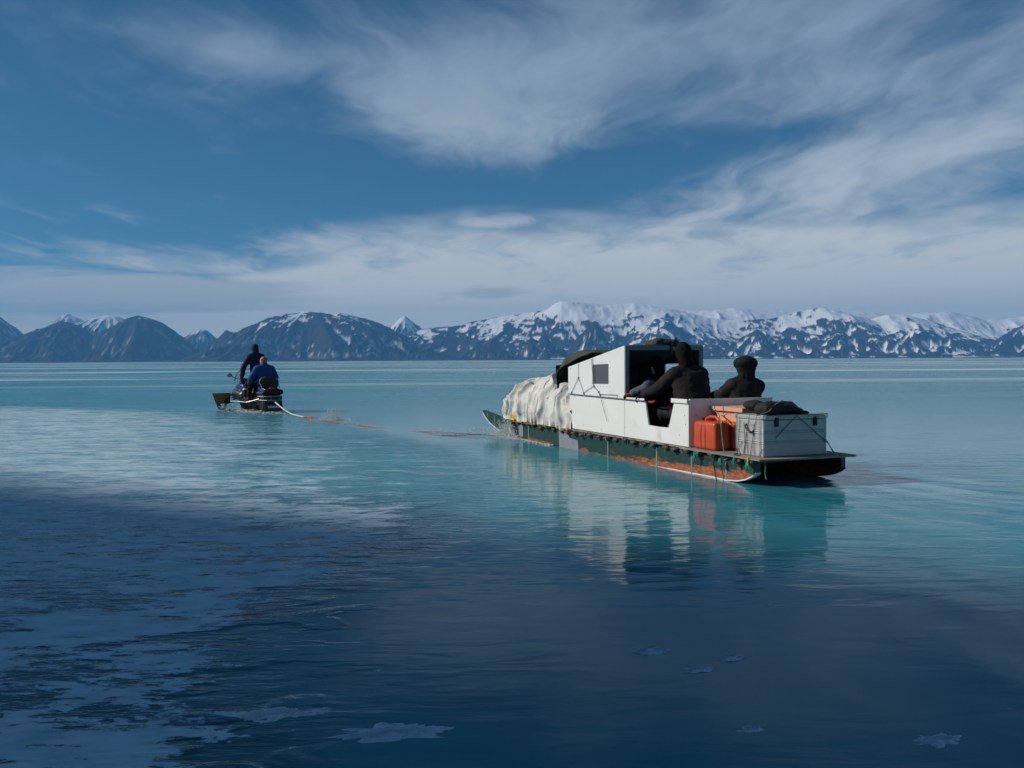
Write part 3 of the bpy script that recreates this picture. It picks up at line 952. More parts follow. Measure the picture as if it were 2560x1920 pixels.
# ropes across the lit side
cr = sthing('lashing_cord', 'thin blue-grey cord zigzagging down the shelter\'s white side', 'cord', (3.4, -0.02, 0.97))
for L in ([(4.197, 1.485), (4.199, 1.247), (4.467, 0.984)], [(4.199, 1.247), (3.998, 0.999)], [(3.706, 1.565), (3.622, 1.137), (3.399, 0.978), (3.151, 0.562)], [(3.622, 1.121), (3.998, 0.999)], [(3.399, 0.990), (2.81, 0.997), (2.815, 0.955)], [(3.66, 1.58), (3.622, 1.137)]):
    sb(tube1([(a, -0.026, z_) for a, z_ in L], 0.0042, 5), 'cord_run', 'thin_cord', cr)
for a, z_ in ((4.199, 1.247), (3.622, 1.125), (3.399, 0.985), (3.998, 0.99), (4.467, 0.985), (3.45, 1.03)):
    q = MB(); q.ell((a, -0.028, z_), (0.016, 0.010, 0.02), 8, 6)
    q.tube([(a, -0.03, z_), (a - 0.05, -0.032, z_ - 0.05)], 0.004, 5)
    sb(q, 'knot', 'thin_cord', cr)

# ------------------------------------------------------------------ white tarp over the cargo ahead of the cabin
bun = sthing('tarp_bundle', 'creased off-white canvas tarp tied over cargo on the sled\'s front', 'tarp', (6.2, 0.68, 0.348))
nS, nA = 240, 110
S_ = np.linspace(4.52, 8.25, nS); A_ = np.linspace(0, 1, nA)
SS2, AA = np.meshgrid(S_, A_, indexing='ij')
top = np.interp(S_, [4.5, 5.0, 5.6, 6.2, 6.8, 7.2, 7.5, 7.8, 8.0, 8.15, 8.25], [1.10, 1.16, 1.16, 1.18, 1.15, 1.03, 0.88, 0.80, 0.72, 0.58, 0.42])[:, None]
top = top + 0.10 * (fbm(S_ * 2.2 + 4, S_ * 0, 3) - 0.5)[:, None]
hw = np.interp(S_, [4.5, 7.0, 7.6, 8.0, 8.2, 8.25], [0.70, 0.70, 0.66, 0.56, 0.40, 0.28])[:, None]
bot = np.interp(S_, [4.5, 4.75, 5.0, 6.5, 7.9, 8.25], [0.30, 0.29, 0.345, 0.352, 0.355, 0.36])[:, None]
ang = math.pi * AA
cx = np.cos(ang); sx = np.sin(ang)
ex = 0.42
pw_ = np.sign(cx) * np.abs(cx) ** 0.55 * hw
pz_ = bot + (top - bot) * np.abs(sx) ** 0.62
# creases: girdling folds that wander, plus crumple
arc = AA * 2.6
fs = SS2 * 3.3 + 0.9 * (fbm(SS2 * 0.9 + 3, arc * 1.3, 3) - 0.5) * 4
f1 = 1 - np.abs(2 * vnoise(fs, arc * 0.55 + 5) - 1)
f2 = 1 - np.abs(2 * vnoise(fs * 2.3 + 9, arc * 1.1 + 2) - 1)
f3 = fbm(SS2 * 5, arc * 4, 3)
f4 = ridged(SS2 * 2.0 + arc * 1.4 + 3, arc * 2.2 - SS2 * 0.7, 3)
dsp = 0.115 * (f1 ** 2.4 - 0.30) + 0.060 * (f2 ** 2 - 0.35) + 0.035 * (f3 - 0.5) + 0.075 * (f4 ** 2 - 0.4) * sstep(np.abs(SS2 - 6.2), 0.4, 1.2)
lump = 0.20 * (fbm(SS2 * 1.1 + 8, arc * 1.0, 2) - 0.5)
dsp = (dsp + lump) * np.clip(1.2 - 0.4 * (AA < 0.02), 0, 1)
nrm_w = cx; nrm_z = sx
W_ = 0.685 - (pw_ + nrm_w * dsp); Z_ = pz_ + nrm_z * dsp * 0.9
W_ = W_ * 1.0
Z_ = np.where((AA < 0.012) | (AA > 0.988), bot + 0.02 * (fbm(SS2 * 4, AA, 2) - 0.5), Z_)
V = np.stack([SS2 + 0.02 * (f3 - 0.5), W_, Z_], -1)
# close the nose
V = V.reshape(-1, 3)
me = grid_mesh('tarp', V, nS, nA)
link('tarp', sconv(me, bun), 'canvas_white', bun)
def bpt(s, a, off=0.012):
    i_ = int(np.clip(np.searchsorted(S_, s), 0, nS - 1)); j_ = int(np.clip(a * (nA - 1), 0, nA - 1))
    v_ = V[i_ * nA + j_]
    return (v_[0], v_[1] - off * math.cos(math.pi * a), v_[2] + off * math.sin(math.pi * a))
for s_, a1, a2 in ((6.33, 0.0, 0.5), (5.95, 0.0, 0.62), (7.35, 0.0, 0.7), (5.0, 0.0, 0.45), (6.85, 0.0, 0.66), (5.5, 0.0, 0.5)):
    sb(tube1([bpt(s_ + 0.03 * math.sin(6 * a), a) for a in np.linspace(a1, a2, 26)], 0.005, 5), 'tie_cord', 'thin_cord', bun)
q = MB()
for _ in range(16):
    a = random.uniform(6.95, 7.30); q.tube([(a, -0.03, random.uniform(0.36, 0.44)), (a + random.uniform(-0.06, 0.06), -0.06, random.uniform(0.36, 0.46)), (a + random.uniform(-0.1, 0.1), -0.05, random.uniform(0.34, 0.42))], 0.010, 5)
q.tube([(7.35, -0.02, 0.55), (7.22, -0.05, 0.44), (7.1, -0.05, 0.37)], 0.010, 5)
sb(q, 'yellow_rope_coil', 'yellow_rope', bun, label='tangle of yellow rope at the tarp\'s lower front')

# ------------------------------------------------------------------ dark canvas draped over the cabin front
drk = sthing('canvas_cover', 'dark green canvas sheet draped over the shelter roof\'s front', 'canvas', (4.6, 0.68, 1.05))
nS2, nA2 = 110, 60
tS = np.linspace(0, 1, nS2); tA = np.linspace(0, 1, nA2)
TS, TA = np.meshgrid(tS, tA, indexing='ij')
kn = [0, .15, .32, .46, .57, .64, .70, .76, .83, .91, 1.0]
path_s = np.interp(tS, kn, [3.30, 3.75, 4.25, 4.68, 5.00, 5.18, 5.30, 5.37, 5.40, 5.40, 5.36])
path_z = np.interp(tS, kn, [1.650, 1.700, 1.715, 1.690, 1.635, 1.575, 1.495, 1.395, 1.275, 1.14, 1.02])
for _ in range(12):
    path_s[1:-1] = (path_s[:-2] + 2 * path_s[1:-1] + path_s[2:]) / 4; path_z[1:-1] = (path_z[:-2] + 2 * path_z[1:-1] + path_z[2:]) / 4
W2 = 0.05 + TA * 1.30
edge = np.minimum(TA, 1 - TA)
sag = np.where(TS < 0.72, -np.clip(0.10 - edge, 0, 1) * 1.9 * sstep(TS, 0.12, 0.5), 0)
crease = 0.05 * (ridged(TS * 5 + 2, TA * 3.5, 3) - 0.6)
Sx = path_s[:, None] + crease * sstep(TS, 0.6, 0.85) - 0.25 * np.clip(0.09 - edge, 0, 1) * sstep(TS, 0.6, 0.9) * 6
Zx = path_z[:, None] + sag + crease * (1 - sstep(TS, 0.7, 0.9)) + 0.06 * (fbm(TS * 0 + 4, TA * 6, 3) - 0.5) * sstep(TS, 0.85, 1)
me = grid_mesh('canvas', np.stack([Sx, W2, Zx], -1).reshape(-1, 3), nS2, nA2)
me = sconv(me, drk)
bm = bmesh.new(); bm.from_mesh(me); bmesh.ops.solidify(bm, geom=bm.faces[:], thickness=0.012); bm.to_mesh(me); bm.free()
link('canvas', me, 'canvas_dark', drk)
# ------------------------------------------------------------------ bag on the roof
q = MB()
q.cap((2.95, 0.62, 1.79), (0.09, 0.05), (2.66, 0.66, 1.81), (0.10, 0.075), side=(0, 1, 0))
q.cap((2.70, 0.60, 1.81), (0.10, 0.07), (2.62, 0.90, 1.80), (0.10, 0.06), side=(1, 0, 0))
q.cap((3.25, 0.66, 1.70), (0.10, 0.04), (2.9, 0.64, 1.78), (0.09, 0.05), side=(0, 1, 0))
q.cap((2.62, 0.80, 1.80), 0.035, (2.55, 0.86, 1.84), 0.028)
q.cap((2.55, 0.86, 1.84), 0.024, (2.545, 0.87, 1.885), 0.014)
rb = sthing('roof_bag', 'crumpled dark green bag lying on the shelter roof\'s back edge', 'bag', (2.7, 0.7, 1.79))
link('bag_body', sconv(remesh(q, 'bag_body', 0.014, 3, disp=0.018, dscale=12, fold=0.5), rb), 'canvas_dark', rb)
sb(tube1([(2.60, 0.82, 1.83), (2.548, 0.80, 1.79), (2.545, 0.79, 1.70), (2.545, 0.795, 1.62)], [0.02, 0.022, 0.02, 0.012], 6), 'hanging_strap', 'canvas_dark', rb)

# ------------------------------------------------------------------ fuel cans
def fuel_can(base, label):
    e = sthing('fuel_can', label, 'fuel can', base, 'red fuel cans at the stern')
    s0, w0, z0 = base
    q = MB(); q.box((s0 - 0.265, w0 - 0.125, z0), (s0 + 0.265, w0 + 0.125, z0 + 0.375))
    me = bpy.data.meshes.new('can_body')
    bm = bmesh.new()
    vv = [bm.verts.new(p) for p in q.v]
    for f_ in q.f: bm.faces.new([vv[i_] for i_ in f_])
    bmesh.ops.recalc_face_normals(bm, faces=bm.faces)
    for v_ in bm.verts:       # shoulders slope in a little at the top
        if v_.co.z > z0 + 0.3:
            v_.co.x = s0 + (v_.co.x - s0) * 0.95
    bmesh.ops.bevel(bm, geom=bm.edges[:], offset=0.048, segments=4, profile=0.5, affect='EDGES')
    bm.to_mesh(me); bm.free()
    me.polygons.foreach_set('use_smooth', [True] * len(me.polygons))
    b_ = link('can_body', sconv(me, e), 'can_red', e)
    for d_ in (-0.045, 0.055):
        sb(tube1([(s0 + d_, w0 - 0.126, z0 + 0.03), (s0 + d_ + 0.004, w0 - 0.127, z0 + 0.2), (s0 + d_ * 0.8, w0 - 0.122, z0 + 0.33), (s0 + d_ * 0.6, w0 - 0.06, z0 + 0.376)], 0.006, 6), 'seam', 'dark_cord', e, of=b_)
    q = MB(); q.tube([(s0 + 0.13, w0, z0 + 0.36), (s0 + 0.11, w0, z0 + 0.40), (s0 + 0.02, w0, z0 + 0.435), (s0 - 0.10, w0, z0 + 0.435), (s0 - 0.17, w0, z0 + 0.405), (s0 - 0.20, w0, z0 + 0.36)], 0.022, 8)
    sb(q, 'handle', 'can_red', e, smooth=True)
    q = MB(); q.tube([(s0 + 0.175, w0, z0 + 0.365), (s0 + 0.18, w0, z0 + 0.415)], 0.032, 12)
    sb(q, 'cap', 'black_rubber', e)
    q = MB(); q.tube([(s0 - 0.215, w0 + 0.01, z0 + 0.36), (s0 - 0.23, w0 + 0.01, z0 + 0.40)], 0.016, 8)
    sb(q, 'vent_cap', 'yellow_rope', e)
    return e


fuel_can((0.490, 0.140, 0.347), 'sunlit red plastic fuel can nearest the sled\'s edge')
fuel_can((0.43, 0.410, 0.347), 'red fuel can half hidden behind the sunlit red can')
cr = sthing('tie_down_cord', 'pale cord tying down the red fuel cans to the deck', 'cord', (0.0, 0.02, 0.347))
sb(tube1([(0.62, 0.30, 0.84), (0.40, 0.20, 0.815), (0.14, 0.03, 0.775), (0.066, 0.0, 0.71), (0.045, -0.005, 0.612), (0.0, -0.02, 0.48), (-0.06, -0.04, 0.35)], 0.007, 6), 'cord_run', 'pale_cord', cr)
sb(tube1([(0.80, 0.10, 0.80), (0.72, 0.10, 0.74)], 0.008, 6), 'cord_hook', 'dark_cord', cr)

# ------------------------------------------------------------------ salmon wooden chest
ch = sthing('wooden_chest', 'salmon pink wooden chest between the shelter and aluminium case', 'chest', (0.45, 0.8, 0.347))
for a, b_ in ((0.815, 0.605), (0.600, 0.385), (0.380, 0.155)):
    sb(box1((b_, 0.372, 0.348), (a, 0.390, 0.845)), 'board', 'salmon_paint', ch)
for a, b_ in ((0.392, 0.61), (0.615, 0.83), (0.835, 1.06)):
    sb(box1((0.155, a, 0.348), (0.172, b_, 0.845)), 'board', 'salmon_paint', ch)
sb(box1((0.155, 1.062, 0.348), (0.815, 1.078, 0.845)), 'board', 'salmon_paint', ch)
sb(box1((0.797, 0.392, 0.348), (0.814, 1.06, 0.845)), 'board', 'salmon_paint', ch)
sb(box1((0.08, 0.335, 0.850), (0.818, 1.11, 0.906)), 'lid', 'salmon_paint', ch, bevel=0.004)
for a in (0.70, 0.50):
    sb(tube1([(a, 0.331, 0.907), (a - 0.02, 0.330, 0.845), (a + 0.03, 0.36, 0.80), (a - 0.05, 0.365, 0.70)], 0.004, 5), 'cord', 'dark_cord', ch)

# ------------------------------------------------------------------ aluminium case
al = sthing('aluminium_case', 'dented aluminium transport case with black latches on the sled\'s stern', 'case', (-0.39, 0.59, 0.347))
s0, s1, w0, w1 = -0.66, -0.12, 0.11, 1.055
body = sb(box1((s0, w0, 0.348), (s1, w1, 0.800)), 'case_body', 'box_alu', al, bevel=0.012, bseg=2)
lid = sb(box1((s0 - 0.012, w0 - 0.012, 0.803), (s1 + 0.012, w1 + 0.012, 0.852)), 'lid', 'box_alu', al, bevel=0.008, bseg=2)
for z_ in (0.525, 0.650):
    for dz_ in (-0.012, 0.012):
        sb(tube1([(s0 - 0.003, w0 + 0.02, z_ + dz_), (s0 - 0.003, w1 - 0.02, z_ + dz_)], 0.0065, 6), 'rib', 'box_alu', al, of=body)
        sb(tube1([(s0 + 0.02, w0 - 0.003, z_ + dz_), (s1 - 0.02, w0 - 0.003, z_ + dz_)], 0.0065, 6), 'rib', 'box_alu', al, of=body)
for (a, c_) in ((s0, w0), (s0, w1), (s1, w0)):
    q = MB(); q.box((a - 0.008, c_ - 0.008, 0.352), (a + 0.012, c_ + 0.012, 0.80))
    sb(q, 'corner_edge', 'alu_edge', al, of=body, bevel=0.005)
for a, c_ in ((s0, w0), (s0, w1), (s1, w0), (s1, w1)):
    sb(box1((a - 0.026, c_ - 0.026, 0.812), (a + 0.026, c_ + 0.026, 0.862)), 'lid_corner', 'alu_edge', al, of=lid, bevel=0.008)
for w_ in (0.30, 0.885):
    q = MB(); q.box((s0 - 0.016, w_ - 0.03, 0.715), (s0 - 0.001, w_ + 0.03, 0.83)); q.box((s0 - 0.026, w_ - 0.017, 0.76), (s0 - 0.014, w_ + 0.017, 0.80)); q.box((s0 - 0.022, w_ - 0.022, 0.722), (s0 - 0.014, w_ + 0.022, 0.748))
    sb(q, 'latch', 'black_rubber', al, bevel=0.003)
q = MB(); q.tube([(-0.33, w0 - 0.004, 0.735), (-0.335, w0 - 0.03, 0.715), (-0.36, w0 - 0.035, 0.69), (-0.46, w0 - 0.04, 0.635), (-0.475, w0 - 0.02, 0.65), (-0.475, w0 - 0.004, 0.67)], 0.012, 7)
sb(q, 'carry_handle', 'black_rubber', al)
sb(box1((-0.49, w0 - 0.006, 0.73), (-0.31, w0 - 0.0005, 0.755)), 'handle_plate', 'alu_edge', al)
for z_ in np.arange(0.46, 0.68, 0.027):
    sb(box1((s0 - 0.0105, w0 - 0.0105, z_), (s0 + 0.010, w0 + 0.006, z_ + 0.011)), 'rivet', 'shoe_plastic', al, of=body)
nt = sthing('case_net', 'web of thin dark cords lashed over the aluminium case', 'cords', (-0.39, 0.1, 0.347))
for L in ([(-0.205, 0.845), (-0.149, 0.35)], [(-0.40, 0.856), (-0.33, 0.60), (-0.289, 0.35)], [(-0.545, 0.856), (-0.46, 0.55), (-0.414, 0.35)], [(-0.61, 0.856), (-0.611, 0.36)], [(-0.282, 0.758), (-0.306, 0.484), (-0.27, 0.36)], [(-0.483, 0.742), (-0.495, 0.357)], [(-0.65, 0.448), (-0.576, 0.348)], [(-0.246, 0.515), (-0.161, 0.398)], [(-0.34, 0.62), (-0.37, 0.35)]):
    sb(tube1([(a, w0 - 0.012, z_) for a, z_ in L], 0.0032, 5), 'cord_run', 'dark_cord', nt)
for L in ([(0.593, 0.845), (0.281, 0.576)], [(0.60, 0.845), (1.07, 0.50)]):
    sb(tube1([(s0 - 0.014, a, z_) for a, z_ in L], 0.0045, 5), 'cord_run', 'dark_cord', nt)
sb(tube1([(s0 - 0.016, 1.07, 0.50), (-0.63, 1.22, 0.352)], 0.006, 5), 'cord_run', 'dark_cord', nt)
sb(tube1([(-0.50, 1.075, 0.72), (-0.62, 1.21, 0.36)], 0.005, 5), 'cord_run', 'dark_cord', nt)
sb(tube1([(s0 - 0.02, 0.14, 0.858), (s0 - 0.02, 1.05, 0.858)], 0.006, 5), 'cord_run', 'dark_cord', nt)
for L in ([(-0.15, 0.08, 0.42), (-0.2, 0.06, 0.36), (-0.24, -0.02, 0.352), (-0.33, -0.05, 0.352), (-0.39, -0.02, 0.36)],):
    sb(tube1(L, 0.008, 5), 'cord_run', 'dark_cord', nt)

# ------------------------------------------------------------------ black bag on top
q = MB()
q.cap((-0.42, 0.30, 0.92), (0.15, 0.085), (-0.35, 0.70, 0.925), (0.17, 0.085), side=(1, 0, 0))
q.cap((-0.40, 0.60, 0.93), (0.14, 0.075), (-0.45, 0.80, 0.885), (0.12, 0.05), side=(1, 0, 0))
q.cap((-0.2, 0.35, 0.95), (0.14, 0.07), (0.05, 0.45, 0.95), (0.10, 0.05), side=(0, 1, 0))
q.cap((-0.45, 0.84, 0.872), (0.07, 0.025), (-0.46, 0.93, 0.868), (0.05, 0.02), side=(1, 0, 0))
bb = sthing('black_bag', 'slumped black bag lashed on top of the aluminium case', 'bag', (-0.4, 0.55, 0.853))
bme = remesh(q, 'bag_body', 0.014, 4, disp=0.022, dscale=8, fold=0.5)
co = np.empty(len(bme.vertices) * 3, np.float32); bme.vertices.foreach_get('co', co); co = co.reshape(-1, 3); co[:, 2] = np.maximum(co[:, 2], 0.853); bme.vertices.foreach_set('co', co.ravel())
link('bag_body', sconv(bme, bb), 'bag_black', bb)
sb(tube1([(-0.55, 0.10, 0.856), (-0.58, 0.25, 0.90), (-0.52, 0.40, 0.985), (-0.45, 0.56, 1.03)], 0.006, 5), 'strap', 'pale_cord', bb)

# ================================================================== PEOPLE
mat('skin', (0.48, 0.27, 0.19), 0.55, var=0.08, vscale=14)
mat('cloth_brown', (0.019, 0.0145, 0.0145), 0.85, var=0.18, vscale=7, bump=0.0012, bscale=40, spec=0.2)
mat('cloth_charcoal', (0.011, 0.011, 0.012), 0.8, var=0.2, vscale=7, bump=0.0012, bscale=40, spec=0.25)
mat('cloth_black', (0.007, 0.007, 0.008), 0.85, var=0.2, vscale=7, bump=0.0012, bscale=40, spec=0.2)
mat('knit_dark', (0.008, 0.009, 0.007), 0.95, var=0.2, vscale=20, bump=0.003, bscale=80, spec=0.1)
mat('cloth_grey', (0.085, 0.090, 0.115), 0.8, var=0.2, vscale=7, bump=0.0012, bscale=40, spec=0.2)
mat('cloth_navy', (0.014, 0.022, 0.048), 0.8, var=0.2, vscale=7, bump=0.0012, bscale=40, spec=0.2)
mat('cloth_blue', (0.012, 0.052, 0.200), 0.7, var=0.15, vscale=6, bump=0.0012, bscale=40, spec=0.25)
mat('cloth_red', (0.33, 0.014, 0.020), 0.8, var=0.2, vscale=10)
mat('cloth_pink', (0.30, 0.03, 0.085), 0.8, var=0.2, vscale=10)
mat('hair_ginger', (0.30, 0.105, 0.032), 0.5, var=0.3, vscale=18, bump=0.004, bscale=60)
mat('boot_rubber', (0.012, 0.012, 0.013), 0.5, var=0.2)
mat('neon_band', (0.55, 0.62, 0.04), 0.6, var=0.1)


def V3(p): return Vector(p)


def hand_shape(mb, wr, d, pn, sgn, curl=0.5, k=1.0):
    """palm, four fingers of unequal length bent at the knuckles, thumb leaving the side of the palm"""
    wr = V3(wr); d = V3(d).normalized(); pn = V3(pn); pn = (pn - d * pn.dot(d)).normalized()
    sd = d.cross(pn) * sgn
    mb.cap(wr, (0.030 * k, 0.020 * k), wr + d * 0.075 * k, (0.040 * k, 0.018 * k), side=sd)
    for i_, ln in enumerate((0.072, 0.082, 0.077, 0.060)):
        b0 = wr + d * 0.085 * k + sd * (0.030 - 0.020 * i_) * k
        d1 = (d * math.cos(curl) + pn * math.sin(curl)).normalized(); d2 = (d * math.cos(curl * 2.2) + pn * math.sin(curl * 2.2)).normalized()
        m1 = b0 + d1 * ln * 0.5 * k; m2 = m1 + d2 * ln * 0.5 * k
        mb.cap(b0, 0.0105 * k, m1, 0.0100 * k, seg=8); mb.cap(m1, 0.0100 * k, m2, 0.0085 * k, seg=8)
    b0 = wr + d * 0.025 * k + sd * 0.030 * k
    m1 = b0 + (d * 0.6 + sd * 0.7 + pn * 0.25).normalized() * 0.042 * k
    m2 = m1 + (d * 0.9 + sd * 0.2 + pn * 0.4).normalized() * 0.034 * k
    mb.cap(b0, 0.014 * k, m1, 0.012 * k, seg=8); mb.cap(m1, 0.012 * k, m2, 0.010 * k, seg=8)


def person(root, to_local, J, look, jacket, trous, glove, hat, hatkind, boots='boot_rubber', puff=1.0, vox=0.015, hand_dirs=None, sleeve=None, bulk=1.0):
    """clothed figure from its joints; one continuous body mesh under the clothing"""
    J = {k_: V3(to_local(p)) for k_, p in J.items()}
    look = V3(look).normalized()
    sd = (J['lsh'] - J['rsh']).normalized()
    up = V3((0, 0, 1))
    pel, nk, hd = J['pelvis'], J['neck'], J['head']
    mid = pel.lerp(nk, 0.42); chst = pel.lerp(nk, 0.75)

    def limb(mb, f):
        for q_ in ('l', 'r'):
            mb.cap(J[q_ + 'sh'], 0.062 * f, J[q_ + 'el'], 0.047 * f); mb.cap(J[q_ + 'el'], 0.047 * f, J[q_ + 'wr'], 0.034 * f)
            mb.cap(J[q_ + 'hip'], 0.085 * f, J[q_ + 'kn'], 0.058 * f); mb.cap(J[q_ + 'kn'], 0.056 * f, J[q_ + 'an'], 0.040 * f)
    # body
    q = MB()
    q.cap(pel, (0.15, 0.105), mid, (0.135, 0.095), sd); q.cap(mid, (0.135, 0.095), chst, (0.155, 0.10), sd); q.cap(chst, (0.12, 0.09), nk, (0.055, 0.05), sd)
    q.cap(J['lsh'], 0.06, J['rsh'], 0.06); q.cap(nk, 0.052, hd, 0.05)
    limb(q, 0.85)
    fw = (look - up * look.dot(up) * 0.5).normalized(); rt = look.cross(up).normalized(); hu = rt.cross(look).normalized()
    rot = Matrix((look, -rt, hu)).transposed()
    q.ell(hd, (0.098, 0.074, 0.118), 18, 14, rot)
    q.cap(hd + look * 0.055 - hu * 0.055, 0.045, hd + look * 0.070 - hu * 0.085, 0.030)                       # jaw
    q.cap(hd + look * 0.095 + hu * 0.012, 0.010, hd + look * 0.113 - hu * 0.022, 0.014, seg=8)                # nose
    for s_ in (-1, 1):
        q.ell(hd + rt * s_ * 0.078 - hu * 0.008, (0.018, 0.010, 0.030), 8, 6, rot)                              # ears
        q.ell(hd + look * 0.084 + rt * s_ * 0.032 + hu * 0.022, (0.014, 0.022, 0.010), 8, 6, rot)               # brow over the eyes
    q.cap(hd + look * 0.090 - hu * 0.052 - rt * 0.02, 0.008, hd + look * 0.090 - hu * 0.052 + rt * 0.02, 0.008, seg=8)   # lips
    for q_, s_ in (('l', 1), ('r', -1)):
        q.cap(J[q_ + 'an'], 0.036, J[q_ + 'an'] + (J[q_ + 'toe'] - J[q_ + 'an']) * 0.8, 0.028)
        dd_ = (hand_dirs or {}).get(q_) or (J[q_ + 'wr'] - J[q_ + 'el'])
        hand_shape(q, J[q_ + 'wr'], dd_, V3((0, 0, -1)), s_, 0.55, 0.85)
    link('body', remesh(q, 'body', 0.012, 2), 'skin', root)
    # eyes
    q = MB()
    for s_ in (-1, 1):
        q.ell(hd + look * 0.090 + rt * s_ * 0.032 + hu * 0.006, (0.009, 0.012, 0.009), 8, 6, rot)
    q.build('eyes', 'boot_rubber', root)
    # jacket
    q = MB()
    p_ = puff
    hem = pel + (pel - mid) * 0.25
    t_ = p_ * bulk
    q.cap(hem, (0.180 * t_, 0.150 * p_), mid, (0.185 * t_, 0.145 * p_), sd); q.cap(mid, (0.185 * t_, 0.145 * p_), chst, (0.190 * t_, 0.140 * p_), sd)
    q.cap(chst, (0.165 * p_, 0.12 * p_), nk - up * 0.01, (0.092, 0.086), sd); q.cap(J['lsh'], 0.080 * p_, J['rsh'], 0.080 * p_)
    for q_ in ('l', 'r'):
        q.cap(nk - up * 0.035, 0.098 * p_, J[q_ + 'sh'], 0.088 * p_); q.cap(J[q_ + 'sh'].lerp(chst, 0.2), 0.085 * p_, mid.lerp(J[q_ + 'sh'], 0.35), 0.10 * p_)
    q.cap(nk - up * 0.02, 0.092, nk + (hd - nk) * 0.35, 0.092)
    sl_ = MB() if sleeve else q
    for q_ in ('l', 'r'):
        tgt = sl_ if (sleeve and q_ == sleeve[0]) else q
        tgt.cap(J[q_ + 'sh'], 0.088 * p_, J[q_ + 'el'], 0.073 * p_); tgt.cap(J[q_ + 'el'], 0.073 * p_, J[q_ + 'wr'].lerp(J[q_ + 'el'], 0.10), 0.056 * p_)
    jk = link('jacket', remesh(q, 'jacket', vox, 9, disp=0.010, dscale=6.5, stretch=(1.0, 1.0, 1.8), fold=0.9), jacket, root)
    if sleeve:
        link('sleeve', remesh(sl_, 'sleeve', vox, 2, disp=0.016, dscale=12, fold=0.6), sleeve[1], root, 'grey sleeve reaching out of the shelter')
    # trousers
    q = MB()
    q.cap(J['lhip'], 0.125, J['rhip'], 0.125)
    for q_ in ('l', 'r'):
        q.cap(J[q_ + 'hip'], 0.115, J[q_ + 'kn'], 0.084); q.cap(J[q_ + 'kn'], 0.084, J[q_ + 'an'] + (J[q_ + 'kn'] - J[q_ + 'an']) * 0.12, 0.068)
    link('trousers', remesh(q, 'trousers', vox, 3, disp=0.010, dscale=13, fold=0.8), trous, root)
    for q_, s_ in (('l', 1), ('r', -1)):
        an, toe = J[q_ + 'an'], J[q_ + 'toe']
        q = MB(); q.cap(an + (J[q_ + 'kn'] - an) * 0.35, 0.070, an, 0.064); q.cap(an, (0.050, 0.058), toe, (0.048, 0.036), side=sd); q.cap(an - (toe - an).normalized() * 0.03, 0.05, an, 0.055)
        link('boot', remesh(q, 'boot', 0.012, 2), boots, root)
        q = MB()
        dd_ = (hand_dirs or {}).get(q_) or (J[q_ + 'wr'] - J[q_ + 'el'])
        q.cap(J[q_ + 'wr'].lerp(J[q_ + 'el'], 0.10), 0.044, J[q_ + 'wr'], 0.036)
        hand_shape(q, J[q_ + 'wr'], dd_, V3((0, 0, -1)), s_, 0.55, 1.12)
        link('glove', remesh(q, 'glove', 0.007, 1), glove, root)
    # hood, cap or hair
    q = MB()
    if hatkind == 'cap':            # tall close hood
        q.ell(hd - look * 0.022 + hu * 0.014, (0.122, 0.120, 0.158), 20, 14, rot)
        q.cap(hd - look * 0.050 - hu * 0.03, (0.116, 0.085), nk - look * 0.02 + up * 0.02, (0.122, 0.09), side=rt)
        nm = 'hood'
    elif hatkind == 'parka':        # big stiff parka hood, flared at the top
        q.ell(hd - look * 0.015 + hu * 0.042, (0.150, 0.176, 0.108), 22, 14, rot)
        q.cap(hd - look * 0.03 + hu * 0.03, (0.165, 0.115), hd - look * 0.045 - hu * 0.10, (0.128, 0.09), side=rt)
        q.cap(hd - look * 0.045 - hu * 0.09, (0.126, 0.085), nk - look * 0.03 + up * 0.02, (0.130, 0.09), side=rt)
        nm = 'hood'
    elif hatkind == 'slim':         # insulated hood
        q.ell(hd - look * 0.018 + hu * 0.018, (0.116, 0.112, 0.142), 20, 14, rot)
        q.cap(hd - look * 0.04 - hu * 0.02, (0.105, 0.085), nk - look * 0.01 + up * 0.0, (0.108, 0.085), side=rt)
        nm = 'hood'
    else:                           # gathered hair with a bun
        q.ell(hd - look * 0.020 + hu * 0.020, (0.096, 0.088, 0.112), 20, 14, rot)
        q.ell(hd - look * 0.085 + hu * 0.055, (0.052, 0.055, 0.050), 16, 10, rot)
        q.cap(hd - look * 0.055 - hu * 0.03, 0.060, hd - look * 0.06 - hu * 0.085, 0.035)
        nm = 'hair'
    ho_ = link(nm, remesh(q, nm, 0.011, 3, disp=0.008 if nm == 'hood' else 0.010, dscale=14 if nm == 'hood' else 30, fold=0.5), hat, root)
    return jk


def on_sled(root):
    b0 = BASE[root.name]
    return lambda p: (p[0] - b0[0], -(p[1] - b0[1]), p[2] - b0[2])


# man in the doorway, left arm stretched along the sill
p1 = sthing('person', 'person in brown-black parka and dark cap leaning in the shelter doorway', 'person', (1.52, 0.52, 0.62))
person(p1, on_sled(p1), dict(
    pelvis=(1.48, 0.53, 0.74), neck=(1.70, 0.52, 1.40), head=(1.78, 0.51, 1.635), lsh=(1.68, 0.31, 1.325), rsh=(1.62, 0.72, 1.325),
    lel=(1.90, 0.14, 1.10), lwr=(2.13, 0.05, 1.02), rel=(1.74, 0.86, 1.08), rwr=(2.0, 0.78, 0.93),
    lhip=(1.55, 0.42, 0.72), rhip=(1.53, 0.64, 0.72), lkn=(1.92, 0.24, 0.76), rkn=(1.98, 0.70, 0.78), lan=(1.98, 0.22, 0.42), ran=(2.05, 0.72, 0.42), ltoe=(2.14, 0.20, 0.385), rtoe=(2.22, 0.74, 0.385)),
    (0.95, 0.15, -0.12), 'cloth_brown', 'cloth_charcoal', 'cloth_black', 'knit_dark', 'cap', puff=1.26, bulk=1.14)
